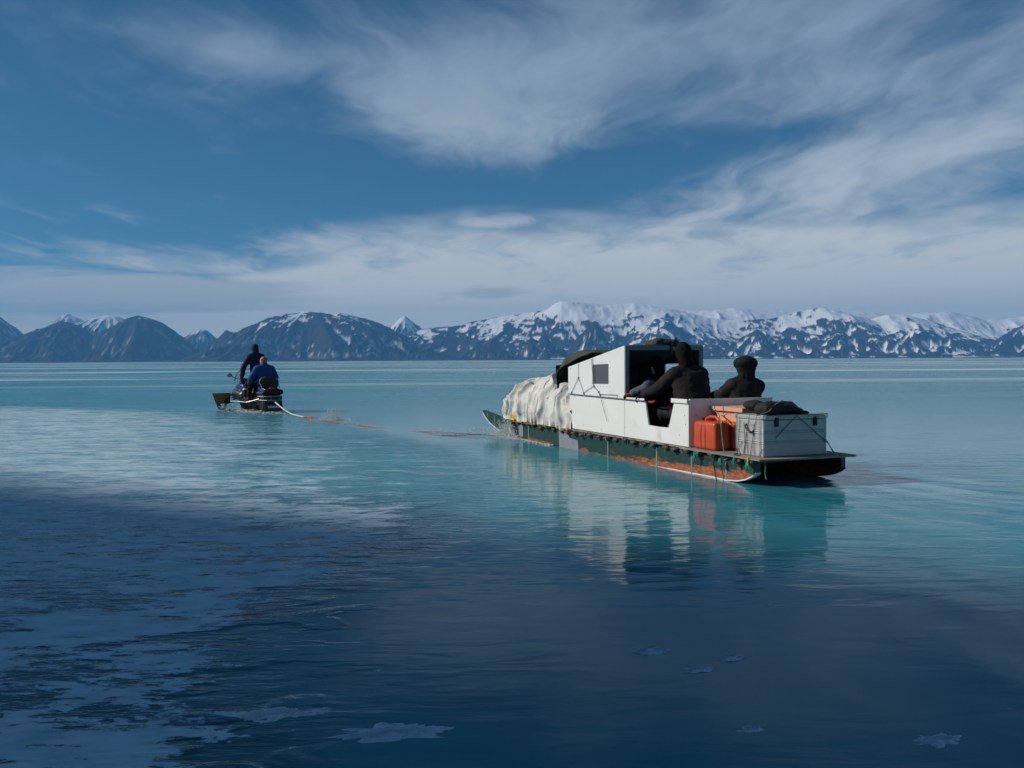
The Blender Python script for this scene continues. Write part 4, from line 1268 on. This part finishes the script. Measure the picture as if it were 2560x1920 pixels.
# hooded passenger by the far side
p2 = sthing('person', 'person in charcoal parka with big raised hood sitting at the sled\'s back', 'person', (1.08, 1.12, 0.60))
person(p2, on_sled(p2), dict(
    pelvis=(1.09, 1.11, 0.70), neck=(1.10, 1.125, 1.26), head=(1.12, 1.135, 1.445), lsh=(1.13, 0.925, 1.17), rsh=(1.07, 1.315, 1.155),
    lel=(1.28, 0.84, 1.03), lwr=(1.50, 0.86, 1.02), rel=(1.20, 1.29, 0.93), rwr=(1.42, 1.16, 0.95),
    lhip=(1.15, 1.02, 0.69), rhip=(1.13, 1.20, 0.69), lkn=(1.55, 0.98, 0.76), rkn=(1.55, 1.22, 0.76), lan=(1.60, 0.98, 0.42), ran=(1.62, 1.22, 0.42), ltoe=(1.78, 0.97, 0.385), rtoe=(1.80, 1.22, 0.385)),
    (0.97, -0.18, -0.02), 'cloth_charcoal', 'cloth_black', 'cloth_black', 'cloth_charcoal', 'parka', puff=1.18, bulk=1.14)
# passenger inside, one arm out to the post
p3 = sthing('person', 'person half hidden in the shelter\'s shade, red glove gripping its post', 'person', (2.75, 0.62, 0.45))
person(p3, on_sled(p3), dict(
    pelvis=(2.86, 0.66, 0.66), neck=(2.70, 0.60, 1.24), head=(2.66, 0.58, 1.435), lsh=(2.60, 0.75, 1.17), rsh=(2.56, 0.40, 1.17),
    lel=(2.50, 0.90, 0.98), lwr=(2.38, 0.70, 0.88), rel=(2.32, 0.21, 1.115), rwr=(2.47, 0.04, 1.03),
    lhip=(2.83, 0.76, 0.64), rhip=(2.80, 0.55, 0.64), lkn=(2.46, 0.80, 0.74), rkn=(2.46, 0.50, 0.74), lan=(2.40, 0.82, 0.42), ran=(2.42, 0.52, 0.42), ltoe=(2.25, 0.84, 0.385), rtoe=(2.27, 0.50, 0.385)),
    (-0.35, 0.92, -0.1), 'cloth_black', 'cloth_black', 'cloth_red', 'knit_dark', 'cap', sleeve=('r', 'cloth_grey'),
    hand_dirs={'r': V3((0.9, 0.45, -0.2))})
rs = sthing('strap', 'short red strap hanging inside the shelter\'s doorway', 'strap', (1.94, 0.06, 0.92))
q = MB(); q.tube([(1.99, 0.05, 0.925), (1.93, 0.06, 0.918), (1.87, 0.06, 0.925), (1.82, 0.07, 0.945)], [0.012, 0.018, 0.02, 0.022], 8)
sb(q, 'webbing', 'cloth_red', rs)

# ================================================================== SNOWMOBILE
SMO = Vector((-7.19, 27.7, 0)); SMA = R(40)
SMF = Vector((-math.sin(SMA), math.cos(SMA), 0)); SML = Vector((-math.cos(SMA), -math.sin(SMA), 0))


def mthing(name, label, cat, base=(0, 0, 0), group=None):
    """base in snowmobile metres: forward, left, up"""
    e = bpy.data.objects.new(name, None); COL.objects.link(e)
    e.location = SMO + SMF * base[0] + SML * base[1] + Vector((0, 0, base[2]))
    e.rotation_euler = (0, 0, R(90) + SMA)
    e.empty_display_size = 0.2
    BASE[e.name] = base
    return tag(e, label, cat, group)


def mloc(root):
    b0 = BASE[root.name]
    return lambda p: (p[0] - b0[0], p[1] - b0[1], p[2] - b0[2])


mat('sm_black', (0.008, 0.008, 0.009), 0.5, var=0.2, vscale=5)
mat('sm_hood', (0.022, 0.024, 0.032), 0.30, var=0.15, vscale=4)
mat('sm_blue', (0.020, 0.045, 0.42), 0.3, var=0.1, vscale=4)
mat('sm_silver', (0.40, 0.42, 0.43), 0.5, metal=0.6, var=0.1, vscale=10)
mat('sm_red', (0.35, 0.012, 0.022), 0.25, var=0.1)
mat('guard_ply', (0.26, 0.125, 0.065), 0.8, var=0.2, vscale=5)
mat('letter_white', (0.85, 0.87, 0.88), 0.6, var=0.05)
mat('strap_white', (0.66, 0.64, 0.52), 0.8, var=0.12, vscale=9)
mat('rope_orange', (0.36, 0.085, 0.045), 0.75, var=0.25, vscale=14)
mg, t, b = new_mat('windshield')
b.inputs['Base Color'].default_value = (0.86, 0.90, 0.92, 1)
b.inputs['Roughness'].default_value = 0.03
b.inputs['Transmission Weight'].default_value = 1.0
b.inputs['IOR'].default_value = 1.08

sm = mthing('snowmobile', 'black and blue touring snowmobile with two riders towing the sled', 'snowmobile')
# track belt with lugs
loop = []
for a in np.linspace(math.pi * 0.5, math.pi * 1.5, 9): loop.append((0.22 + 0.19 * math.cos(a), 0.21 + 0.19 * math.sin(a)))
loop += [(0.7, 0.018), (1.2, 0.018), (1.5, 0.025), (1.75, 0.10), (1.88, 0.24), (1.80, 0.36), (1.6, 0.40)]
q = MB(); q.prism(loop, 1, -0.25, 0.25)
tr = q.build('track', 'black_rubber', sm)
q = MB()
for i_ in range(len(loop)):
    a = V3((loop[i_][0], 0, loop[i_][1])); b_ = V3((loop[(i_ + 1) % len(loop)][0], 0, loop[(i_ + 1) % len(loop)][1]))
    nn = max(1, int((b_ - a).length / 0.09))
    for k_ in range(nn):
        c_ = a.lerp(b_, (k_ + 0.5) / nn)
        q.box((c_.x - 0.012, -0.24, c_.z - 0.022), (c_.x + 0.012, 0.24, c_.z + 0.022))
q.build('lug_strip', 'black_rubber', sm)
for i_, xx in enumerate((0.22, 0.62, 1.05, 1.45)):
    for yy in (-0.262, 0.262):
        q = MB(); q.tube([(xx, yy - 0.015, 0.17 if i_ == 0 else 0.12), (xx, yy + 0.015, 0.17 if i_ == 0 else 0.12)], 0.11 if i_ == 0 else 0.065, 14)
        q.build('idler_wheel', 'sm_black', sm)
q = MB(); q.box((0.06, -0.27, 0.40), (1.75, 0.27, 0.47)); q.box((0.08, -0.28, 0.20), (1.70, -0.265, 0.42)); q.box((0.08, 0.265, 0.20), (1.70, 0.28, 0.42))
q.build('tunnel', 'sm_black', sm, bevel=0.008)
q = MB(); q.prism([(0.02, 0.36), (0.0, 0.36), (-0.05, 0.06), (-0.03, 0.06)], 1, -0.285, 0.285)
fl = q.build('snow_flap', 'sm_black', sm)
tcu = bpy.data.curves.new('lettering', 'FONT'); tcu.body = 'YAMAHA'; tcu.size = 0.105; tcu.align_x = 'CENTER'; tcu.align_y = 'CENTER'; tcu.extrude = 0.002; tcu.offset = 0.003
to = bpy.data.objects.new('tmp', tcu); COL.objects.link(to)
tme = bpy.data.meshes.new_from_object(to.evaluated_get(bpy.context.evaluated_depsgraph_get())); bpy.data.objects.remove(to)
lt = link('lettering', tme, 'letter_white', fl)
lt.location = (-0.0385, 0, 0.18)
lt.rotation_euler = (Matrix.Rotation(R(-90), 3, 'Z') @ Matrix.Rotation(R(90) - math.atan2(0.05, 0.30), 3, 'X')).to_euler()
lt.scale = (0.98, 1.0, 1.0)
# hood and belly
q = MB()
q.cap((1.55, 0, 0.50), (0.40, 0.20), (2.05, 0, 0.55), (0.43, 0.26), side=(0, 1, 0)); q.cap((2.05, 0, 0.54), (0.42, 0.24), (2.62, 0, 0.46), (0.24, 0.14), side=(0, 1, 0))
q.cap((1.70, 0, 0.74), (0.33, 0.22), (2.05, 0, 0.72), (0.32, 0.17), side=(0, 1, 0)); q.cap((1.68, 0, 0.90), (0.30, 0.12), (1.80, 0, 0.90), (0.30, 0.12), side=(0, 1, 0)); q.cap((1.52, 0, 0.55), (0.36, 0.16), (1.62, 0, 0.92), (0.30, 0.10), side=(0, 1, 0))
link('cowling', remesh(q, 'cowling', 0.022, 4), 'sm_hood', sm)
for yy in (-1, 1):
    q = MB(); q.cap((1.25, yy * 0.22, 0.68), (0.10, 0.05), (1.62, yy * 0.30, 0.74), (0.13, 0.05), side=(0, 0, 1))
    q.build('side_panel', 'sm_blue', sm, smooth=True)
q = MB(); q.ell((1.28, 0.02, 0.80), (0.17, 0.20, 0.09)); q.build('fuel_tank', 'sm_blue', sm, smooth=True)
q = MB(); q.cap((0.22, 0, 0.66), (0.22, 0.13), (1.10, 0, 0.68), (0.19, 0.12), side=(0, 1, 0)); q.cap((0.18, 0, 0.56), (0.24, 0.10), (1.15, 0, 0.58), (0.22, 0.10), side=(0, 1, 0))
st = link('seat', remesh(q, 'seat', 0.02, 4), 'sm_black', sm)
for yy in (-1, 1):
    q = MB(); q.cap((0.12, yy * 0.225, 0.66), (0.06, 0.02), (0.55, yy * 0.225, 0.74), (0.085, 0.02), side=(0, 0, 1))
    q.build('seat_stripe', 'sm_blue', sm, smooth=True)
# backrest
nS3, nA3 = 24, 24
u_, v_ = np.meshgrid(np.linspace(-1, 1, nS3), np.linspace(0, 1, nA3), indexing='ij')
wd = 0.30 * np.sqrt(np.clip(1 - np.abs(v_ * 1.15 - 0.5) ** 3.2 / 0.75 ** 3.2, 0.05, 1))
bx_ = 0.27 + 0.10 * u_ ** 2 - 0.06 * v_
me = grid_mesh('backrest', np.stack([bx_, u_ * wd * 0.95, 0.78 + 0.30 * v_ - 0.05 * u_ ** 2 * v_], -1).reshape(-1, 3), nS3, nA3)
bm = bmesh.new(); bm.from_mesh(me); bmesh.ops.solidify(bm, geom=bm.faces[:], thickness=0.06); bm.to_mesh(me); bm.free()
br = link('backrest', me, 'sm_black', sm)
q = MB()
for yy in (-1, 1): q.tube([(0.16, yy * 0.26, 0.50), (0.20, yy * 0.29, 0.80), (0.30, yy * 0.30, 0.92), (0.34, yy * 0.28, 1.02)], 0.012, 6)
q.build('backrest_frame', 'sm_silver', sm)
# windshield
u_, v_ = np.meshgrid(np.linspace(-1, 1, 26), np.linspace(0, 1, 16), indexing='ij')
wd = 0.47 - 0.15 * v_ ** 2.2
me = grid_mesh('windshield', np.stack([1.98 - 0.24 * u_ ** 2 - 0.26 * v_, u_ * wd, 0.96 + 0.52 * v_ - 0.10 * u_ ** 2 * v_], -1).reshape(-1, 3), 26, 16)
rim = [(1.98 - 0.24 * a ** 2 - 0.26, a * 0.32, 1.48 - 0.10 * a ** 2) for a in np.linspace(-1, 1, 15)]
sidee = lambda s_: [(1.98 - 0.24 - 0.26 * v, s_ * (0.47 - 0.15 * v ** 2.2), 0.96 + 0.52 * v - 0.10 * v) for v in np.linspace(0, 1, 8)]
bm = bmesh.new(); bm.from_mesh(me); bmesh.ops.solidify(bm, geom=bm.faces[:], thickness=0.004); bm.to_mesh(me); bm.free()
ws = link('windshield', me, 'windshield', sm)
q = MB(); q.tube(sidee(-1) + rim[1:-1] + sidee(1)[::-1], 0.009, 6); q.build('rim', 'sm_black', ws)
# bars, mirrors, dash
q = MB(); q.tube([(1.40, 0.42, 0.99), (1.46, 0.25, 1.02), (1.52, 0.0, 1.0), (1.46, -0.25, 1.02), (1.40, -0.42, 0.99)], 0.016, 8); q.tube([(1.52, 0, 1.0), (1.66, 0, 0.84)], 0.02, 8)
hb_ = q.build('handlebar', 'sm_black', sm)
for yy in (-1, 1):
    q = MB(); q.tube([(1.40, yy * 0.42, 0.99), (1.445, yy * 0.30, 1.014)], 0.024, 8); q.build('grip', 'black_rubber', hb_)
    q = MB(); q.tube([(1.76, yy * 0.36, 1.00), (1.74, yy * 0.50, 1.06), (1.73, yy * 0.56, 1.11)], 0.011, 6); q.ell((1.73, yy * 0.63, 1.13), (0.035, 0.085, 0.062))
    mr = q.build('mirror', 'sm_black', sm, smooth=True)
    q = MB(); q.ell((1.700, yy * 0.63, 1.13), (0.012, 0.068, 0.047)); q.build('mirror_glass', 'sm_silver', mr, smooth=True)
q = MB(); q.cap((1.62, -0.18, 0.93), (0.09, 0.06), (1.62, 0.18, 0.93), (0.09, 0.06), side=(1, 0, 0)); q.build('dash', 'sm_black', sm, smooth=True)
q = MB()
for yy in (-0.10, 0.08): q.tube([(1.55, yy, 0.96), (1.535, yy, 0.965)], 0.04, 12)
q.build('dial', 'sm_silver', sm)
for yy in (-1, 1):
    y0, y1 = sorted((yy * 0.285, yy * 0.50))
    rbd = box1((0.55, y0, 0.285), (1.95, y1, 0.315)).build('running_board', 'sm_black', sm, bevel=0.006)
    q = MB(); q.tube([(0.35, yy * 0.30, 0.42), (0.55, yy * 0.42, 0.36), (0.80, yy * 0.505, 0.315), (1.95, yy * 0.505, 0.315)], 0.017, 6); q.build('board_edge', 'sm_silver', rbd)
    # ski
    nsk = 22
    xs = np.linspace(1.85, 3.0, nsk)
    zs = np.where(xs > 2.62, 0.02 + 0.26 * ((xs - 2.62) / 0.38) ** 1.7, 0.02) + np.where(xs < 2.0, (2.0 - xs) * 0.1, 0)
    q = MB()
    for a in range(nsk - 1):
        wa = 0.085 * (1 - 0.55 * max(0, (xs[a] - 2.7) / 0.3)); wb = 0.085 * (1 - 0.55 * max(0, (xs[a + 1] - 2.7) / 0.3))
        q.add([(xs[a], yy * 0.52 - wa, zs[a]), (xs[a], yy * 0.52 + wa, zs[a]), (xs[a + 1], yy * 0.52 + wb, zs[a + 1]), (xs[a + 1], yy * 0.52 - wb, zs[a + 1]),
               (xs[a], yy * 0.52 - wa, zs[a] + 0.022), (xs[a], yy * 0.52 + wa, zs[a] + 0.022), (xs[a + 1], yy * 0.52 + wb, zs[a + 1] + 0.022), (xs[a + 1], yy * 0.52 - wb, zs[a + 1] + 0.022)],
              [(0, 1, 2, 3), (4, 7, 6, 5), (0, 4, 5, 1), (3, 2, 6, 7), (0, 3, 7, 4), (1, 5, 6, 2)])
    sk = q.build('ski', 'sm_black', sm)
    q = MB(); q.tube([(2.35, yy * 0.52, 0.05), (2.38, yy * 0.50, 0.20), (2.40, yy * 0.47, 0.34)], 0.035, 8); q.tube([(2.98, yy * 0.52, 0.28), (2.82, yy * 0.52, 0.30), (2.66, yy * 0.52, 0.20), (2.5, yy * 0.52, 0.06)], 0.016, 6)
    q.build('ski_leg', 'sm_black', sk)
    q = MB(); q.tube([(2.40, yy * 0.48, 0.24), (2.30, yy * 0.20, 0.36)], 0.022, 6); q.tube([(2.40, yy * 0.48, 0.34), (2.15, yy * 0.25, 0.50)], 0.020, 6); q.tube([(2.40, yy * 0.48, 0.22), (1.9, yy * 0.35, 0.30)], 0.022, 6)
    q.build('suspension_arm', 'sm_black', sm)
# plywood splash guard ahead of the left foot
q = MB(); q.add([(2.42, 0.92, 0.56), (2.42, 0.30, 0.56), (2.50, 0.30, 0.24), (2.50, 0.76, 0.20), (2.436, 0.92, 0.56), (2.436, 0.30, 0.56), (2.516, 0.30, 0.24), (2.516, 0.76, 0.20)],
               [(0, 1, 2, 3), (7, 6, 5, 4), (0, 4, 5, 1), (1, 5, 6, 2), (2, 6, 7, 3), (3, 7, 4, 0)])
q.build('splash_guard', 'guard_ply', sm, label='brown plywood splash guard above the left ski')
# rear rack, lamp, hitch
q = MB()
for z_, x0 in ((0.50, -0.02), (0.385, -0.06)):
    q.tube([(0.42, 0.30, z_), (0.05, 0.30, z_), (x0, 0.24, z_), (x0, -0.24, z_), (0.05, -0.30, z_), (0.42, -0.30, z_)], 0.014, 7)
for yy in (0.10, -0.16): q.tube([(-0.02, yy, 0.50), (-0.06, yy, 0.385)], 0.012, 6)
q.build('rear_rack', 'sm_silver', sm)
q = MB(); q.box((0.02, -0.30, 0.40), (0.30, 0.30, 0.52)); q.build('rear_bumper', 'sm_black', sm, bevel=0.02, bseg=2)
q = MB(); q.ell((0.075, 0.0, 0.735), (0.05, 0.10, 0.05)); q.build('tail_light', 'sm_red', sm, smooth=True)
q = MB(); q.tube([(0.1, 0, 0.36), (-0.08, 0.0, 0.35)], 0.02, 8); q.build('tow_hitch', 'sm_silver', sm)

dfl = mthing('duffel_bag', 'black rolled bag strapped on the snowmobile\'s rear rack', 'bag', (0.1, 0, 0.52))
q = MB(); q.cap((0.10, 0.24, 0.60), 0.085, (0.10, -0.27, 0.62), 0.085)
o_ = link('bag_body', remesh(q, 'bag_body', 0.015, 2, disp=0.02, dscale=10, fold=0.5), 'bag_black', dfl); o_.location = (-0.1, 0, -0.52)
q = MB(); q.tube([(0.012, 0.12, 0.60), (0.10, 0.12, 0.695), (0.19, 0.12, 0.62)], 0.010, 6); o_ = q.build('bag_strap', 'sm_silver', dfl); o_.location = (-0.1, 0, -0.52)

# standing driver
d1 = mthing('person', 'driver in navy jacket and hood standing at the snowmobile\'s handlebars', 'person', (1.1, 0.0, 0.315))
jk = person(d1, mloc(d1), dict(
    pelvis=(1.12, 0.0, 1.13), neck=(1.22, 0.0, 1.78), head=(1.27, 0.0, 1.955), lsh=(1.21, 0.20, 1.69), rsh=(1.21, -0.20, 1.69),
    lel=(1.28, 0.37, 1.38), lwr=(1.40, 0.375, 1.07), rel=(1.28, -0.36, 1.38), rwr=(1.40, -0.375, 1.07),
    lhip=(1.12, 0.11, 1.10), rhip=(1.12, -0.11, 1.10), lkn=(1.30, 0.30, 0.76), rkn=(1.30, -0.30, 0.76), lan=(1.12, 0.385, 0.40), ran=(1.12, -0.385, 0.40), ltoe=(1.32, 0.39, 0.355), rtoe=(1.32, -0.39, 0.355)),
    (1, 0.05, -0.05), 'cloth_navy', 'cloth_black', 'cloth_pink', 'cloth_navy', 'slim', puff=1.12, hand_dirs={'l': V3((0.55, -0.25, -0.75)), 'r': V3((0.55, 0.25, -0.75))})
q = MB(); q.tube([(1.225 - 1.1, 0.335, 0.655 - 0.315), (1.245 - 1.1, 0.325, 0.695 - 0.315)], 0.090, 12); q.build('reflective_band', 'neon_band', d1)
# passenger on the seat
d2 = mthing('person', 'passenger in blue jacket with ginger hair bun sitting behind the driver', 'person', (0.62, 0.0, 0.80))
person(d2, mloc(d2), dict(
    pelvis=(0.58, 0.0, 0.88), neck=(0.60, 0.0, 1.40), head=(0.63, 0.02, 1.575), lsh=(0.61, 0.23, 1.32), rsh=(0.61, -0.23, 1.32),
    lel=(0.64, 0.40, 1.06), lwr=(0.84, 0.38, 0.86), rel=(0.62, -0.38, 1.06), rwr=(0.86, -0.33, 0.90),
    lhip=(0.62, 0.13, 0.87), rhip=(0.62, -0.13, 0.87), lkn=(0.98, 0.30, 0.80), rkn=(0.98, -0.30, 0.80), lan=(0.90, 0.385, 0.40), ran=(0.90, -0.385, 0.40), ltoe=(1.08, 0.39, 0.355), rtoe=(1.08, -0.39, 0.355)),
    (0.75, 0.66, 0.0), 'cloth_blue', 'cloth_black', 'cloth_black', 'hair_ginger', 'bun', puff=1.25, bulk=1.12)

# ================================================================== TOW LINE
tl = bpy.data.objects.new('tow_line', None); COL.objects.link(tl)
tag(tl, 'orange tow rope with white strap running from snowmobile to sled', 'rope')
hitch = SMO + SMF * (-0.08) + Vector((0, 0, 0.345))
a1 = Vector((-5.70, 25.14, 0.03))
q = MB(); q.tube([hitch.lerp(a1, k_) - Vector((0, 0, 0.10 * math.sin(math.pi * k_))) for k_ in np.linspace(0, 1, 14)], [0.026] * 2 + [0.017] * 11 + [0.016], 6)
q.build('strap', 'strap_white', tl)
q = MB(); q.tube([a1, Vector((-5.45, 24.82, 0.035)), Vector((-5.35, 24.7, 0.03))], [0.02, 0.035, 0.018], 8); q.build('knot', 'rope_orange', tl)
def rope_path(pts, wob_, n=60, sink=0.0):
    P = [Vector(p) for p in pts]
    out = []
    L = [0]
    for a, b_ in zip(P[:-1], P[1:]): L.append(L[-1] + (b_ - a).length)
    for d_ in np.linspace(0, L[-1], n):
        k_ = max(i_ for i_ in range(len(P)) if L[i_] <= d_ + 1e-9); k_ = min(k_, len(P) - 2)
        p_ = P[k_].lerp(P[k_ + 1], (d_ - L[k_]) / (L[k_ + 1] - L[k_]))
        nz = (fbm(np.array([d_ * 1.3]), np.array([wob_ * 7.0]), 3)[0] - 0.5)
        out.append(p_ + Vector((nz * wob_, nz * wob_ * 0.6, (fbm(np.array([d_ * 0.8 + 3]), np.array([1.0]), 2)[0] - 0.42) * 0.05 - sink)))
    return out
q = MB(); q.tube(rope_path([(-5.40, 24.75, 0.025), (-4.56, 23.27, 0.018), (-3.9, 22.3, -0.008), (-2.2, 20.2, -0.010), (-1.54, 19.61, 0.010), (0.40, 18.66, 0.014), (0.9, 18.75, 0.16)], 0.12, 90), 0.0085, 6)
q.build('rope', 'rope_orange', tl)
q = MB(); q.tube(rope_path([(-3.04, 21.11, -0.03), (-1.49, 18.95, 0.008), (0.28, 18.47, 0.014), (0.62, 18.2, 0.18)], 0.10, 60), 0.0075, 6)
q.build('rope', 'rope_orange', tl)

# ================================================================== SPRAY AND SLUSH
m, t, b = new_mat('spray_water')
b.inputs['Base Color'].default_value = (0.86, 0.89, 0.90, 1)
b.inputs['Roughness'].default_value = 0.2
b.inputs['Transmission Weight'].default_value = 0.25
b.inputs['IOR'].default_value = 1.2
ico = bmesh.new(); bmesh.ops.create_icosphere(ico, subdivisions=1, radius=1)
ICV = [v_.co.copy() for v_ in ico.verts]; ICF = [tuple(v_.index for v_ in f_.verts) for f_ in ico.faces]; ico.free()


def spray(name, label, drops, strands=()):
    q = MB()
    for c, r, st_ in drops:
        rx = [random.uniform(0.6, 1.25) for _ in range(3)]
        q.add([(c[0] + v_.x * r * rx[0] * st_[0], c[1] + v_.y * r * rx[1] * st_[1], c[2] + v_.z * r * rx[2] * st_[2]) for v_ in ICV], ICF)
    for pts_, r in strands:
        q.tube(pts_, r, 5)
    o = q.build(name, 'spray_water', None, smooth=True)
    return tag(o, label, 'spray', kind='stuff')


def W(s, w_, z): return SLED_O + SU * s + SW * w_ + Vector((0, 0, z))


rnd = random.Random(3)


def dsize(lo, hi): return lo + (hi - lo) * rnd.random() ** 3


dr = []
for _ in range(2600):      # burst thrown up where the near runner cuts the water
    s_ = 7.35 + rnd.gauss(0, 0.30)
    env = 0.34 * math.exp(-((s_ - 7.30) / 0.30) ** 2) + 0.05
    z_ = env * rnd.random() ** 1.5
    dr.append((W(s_ + rnd.gauss(0, 0.04), -0.02 - abs(rnd.gauss(0.05, 0.12)), z_), dsize(0.0025, 0.012), (1, 1, 1.2)))
for _ in range(1300):      # low foam fanning out ahead of and beside the runner
    s_ = rnd.uniform(5.2, 8.2)
    dr.append((W(s_, -0.02 - abs(rnd.gauss(0, 0.05 + 0.10 * math.exp(-((s_ - 7.4) / 0.5) ** 2))), abs(rnd.gauss(0, 0.008))), dsize(0.004, 0.020), (1.8, 1.8, 0.4)))
for _ in range(700):
    dr.append((W(8.5 + rnd.gauss(0, 0.5), rnd.gauss(0.0, 0.35), abs(rnd.gauss(0, 0.05))), dsize(0.003, 0.011), (1, 1, 1)))
sr = []
for _ in range(150):
    s_ = 7.32 + rnd.gauss(0, 0.17); h_ = rnd.uniform(0.05, 0.30) * math.exp(-((s_ - 7.32) / 0.25) ** 2) + 0.03
    a = W(s_, -0.02 - rnd.random() * 0.08, 0.0); dx1 = rnd.uniform(-.06, .06)
    sr.append(([a, a + Vector((dx1 * 0.4, -0.03, h_ * 0.6)), a + Vector((dx1, -0.06, h_))], [0.016, 0.009, 0.002]))
spray('water_spray', 'white water bursting up beside the cargo sled\'s green bow', dr, sr)
dr = []
for _ in range(1500):
    x_ = rnd.random() * 2.5 - 0.1
    p_ = SMO + SMF * x_ + SML * (0.34 + abs(rnd.gauss(0, 0.20))) + Vector((0, 0, abs(rnd.gauss(0, 0.035)) * (1 + 1.2 * (x_ > 1.3))))
    dr.append((p_, dsize(0.005, 0.026), (1.5, 1.5, 0.6)))
for _ in range(600):
    p_ = SMO + SMF * rnd.gauss(-0.15, 0.22) + SML * rnd.gauss(0, 0.28) + Vector((0, 0, abs(rnd.gauss(0, 0.02))))
    dr.append((p_, dsize(0.006, 0.030), (1.7, 1.5, 0.5)))
spray('water_spray', 'churned white water around the snowmobile\'s track and left ski', dr)
dr = []
for _ in range(900):
    dx1 = rnd.gauss(0, 0.22)
    dr.append((Vector((-4.75 + dx1, 24.1 + rnd.gauss(0, 0.2), 0.30 * math.exp(-(dx1 / 0.22) ** 2) * rnd.random() ** 2)), dsize(0.004, 0.022), (1, 1, 1)))
for _ in range(300):
    k_ = rnd.random(); p_ = Vector((-5.6, 25.0, 0)).lerp(Vector((-3.6, 22.0, 0)), k_)
    dr.append((p_ + Vector((rnd.gauss(0, 0.08), rnd.gauss(0, 0.08), abs(rnd.gauss(0, 0.012)))), dsize(0.005, 0.018), (1.6, 1.6, 0.5)))
for _ in range(220):
    k_ = rnd.random(); p_ = Vector((-1.5, 19.3, 0)).lerp(Vector((0.5, 18.6, 0)), k_)
    dr.append((p_ + Vector((rnd.gauss(0, 0.12), rnd.gauss(0, 0.12), abs(rnd.gauss(0, 0.02)))), dsize(0.004, 0.012), (1.4, 1.4, 0.6)))
spray('water_spray', 'small splashes where the tow rope skips over the meltwater', dr)

mi, t, b = new_mat('slush_ice')
v = t.n.new('ShaderNodeTexCoord').outputs['Object']
nn_ = t.noise(v, 9.0, 6, 0.65)
t.l.new(t.mix(t.ss(nn_, 0.35, 0.65), (0.36, 0.50, 0.57), (0.60, 0.71, 0.76)), b.inputs['Base Color'])
b.inputs['Roughness'].default_value = 0.45
bp = t.n.new('ShaderNodeBump'); bp.inputs['Distance'].default_value = 0.012
t.l.new(t.noise(v, 40.0, 5, 0.65), bp.inputs['Height']); t.l.new(bp.outputs[0], b.inputs['Normal'])
ICE = [((0.74, 4.85), 0.10, 0.050, 'low ridge of slush ice left of the two small white lumps'),
       ((1.13, 4.73), 0.075, 0.060, 'rounded slush lump, rightmost of the three below the sled'),
       ((0.91, 4.55), 0.075, 0.045, 'flat slush lump, nearest of the three below the sled'),
       ((-1.03, 4.01), 0.13, 0.016, 'pale round patch of slush right of the left ice crust'),
       ((-0.50, 3.80), 0.16, 0.018, 'long feathery slush patch at the picture\'s bottom, left of centre'),
       ((0.99, 3.81), 0.055, 0.030, 'single dome of slush near the bottom, right of centre'),
       ((1.72, 3.69), 0.10, 0.030, 'jagged slush clump nearest the bottom right corner'),
       ((-0.68, 4.57), 0.025, 0.020, 'tiny bright ice chip on the dark water'),
       ((1.66, 5.76), 0.07, 0.020, 'thin slush sliver on dark water behind the sled')]
for (cx_, cy_), r_, h_, lab in ICE:
    nr, na = 16, 60
    rr_, aa_ = np.meshgrid(np.linspace(0, 1, nr), np.linspace(0, 2 * math.pi, na, endpoint=False), indexing='ij')
    ox, oy = cx_ * 31, cy_ * 17
    outl = 0.25 + 1.3 * fbm(np.cos(aa_) * 2.4 + ox, np.sin(aa_) * 2.4 + oy, 5, 0.65)
    st_x = 1.9 if r_ > 0.12 else 1.25
    x_ = rr_ * outl * np.cos(aa_) * r_ * st_x; y_ = rr_ * outl * np.sin(aa_) * r_ * 0.75
    hz_ = 0.42 * h_ * (1 - rr_ ** 1.3) * (0.05 + 1.7 * ridged(x_ * 22 + ox, y_ * 34 + oy, 4) ** 2) - 0.004 + 0.003 * (rr_ < 0.9)
    Vv = np.stack([x_ + 0.25 * y_, y_ + 0.12 * x_, hz_], -1)
    Vv = np.transpose(Vv, (1, 0, 2)).reshape(-1, 3)
    me = grid_mesh('ice_fragment', Vv, na, nr, close_u=True)
    o = link('ice_fragment', me, mi); o.location = (cx_, cy_, 0.0)
    tag(o, lab, 'ice', 'slush lumps afloat in the foreground')
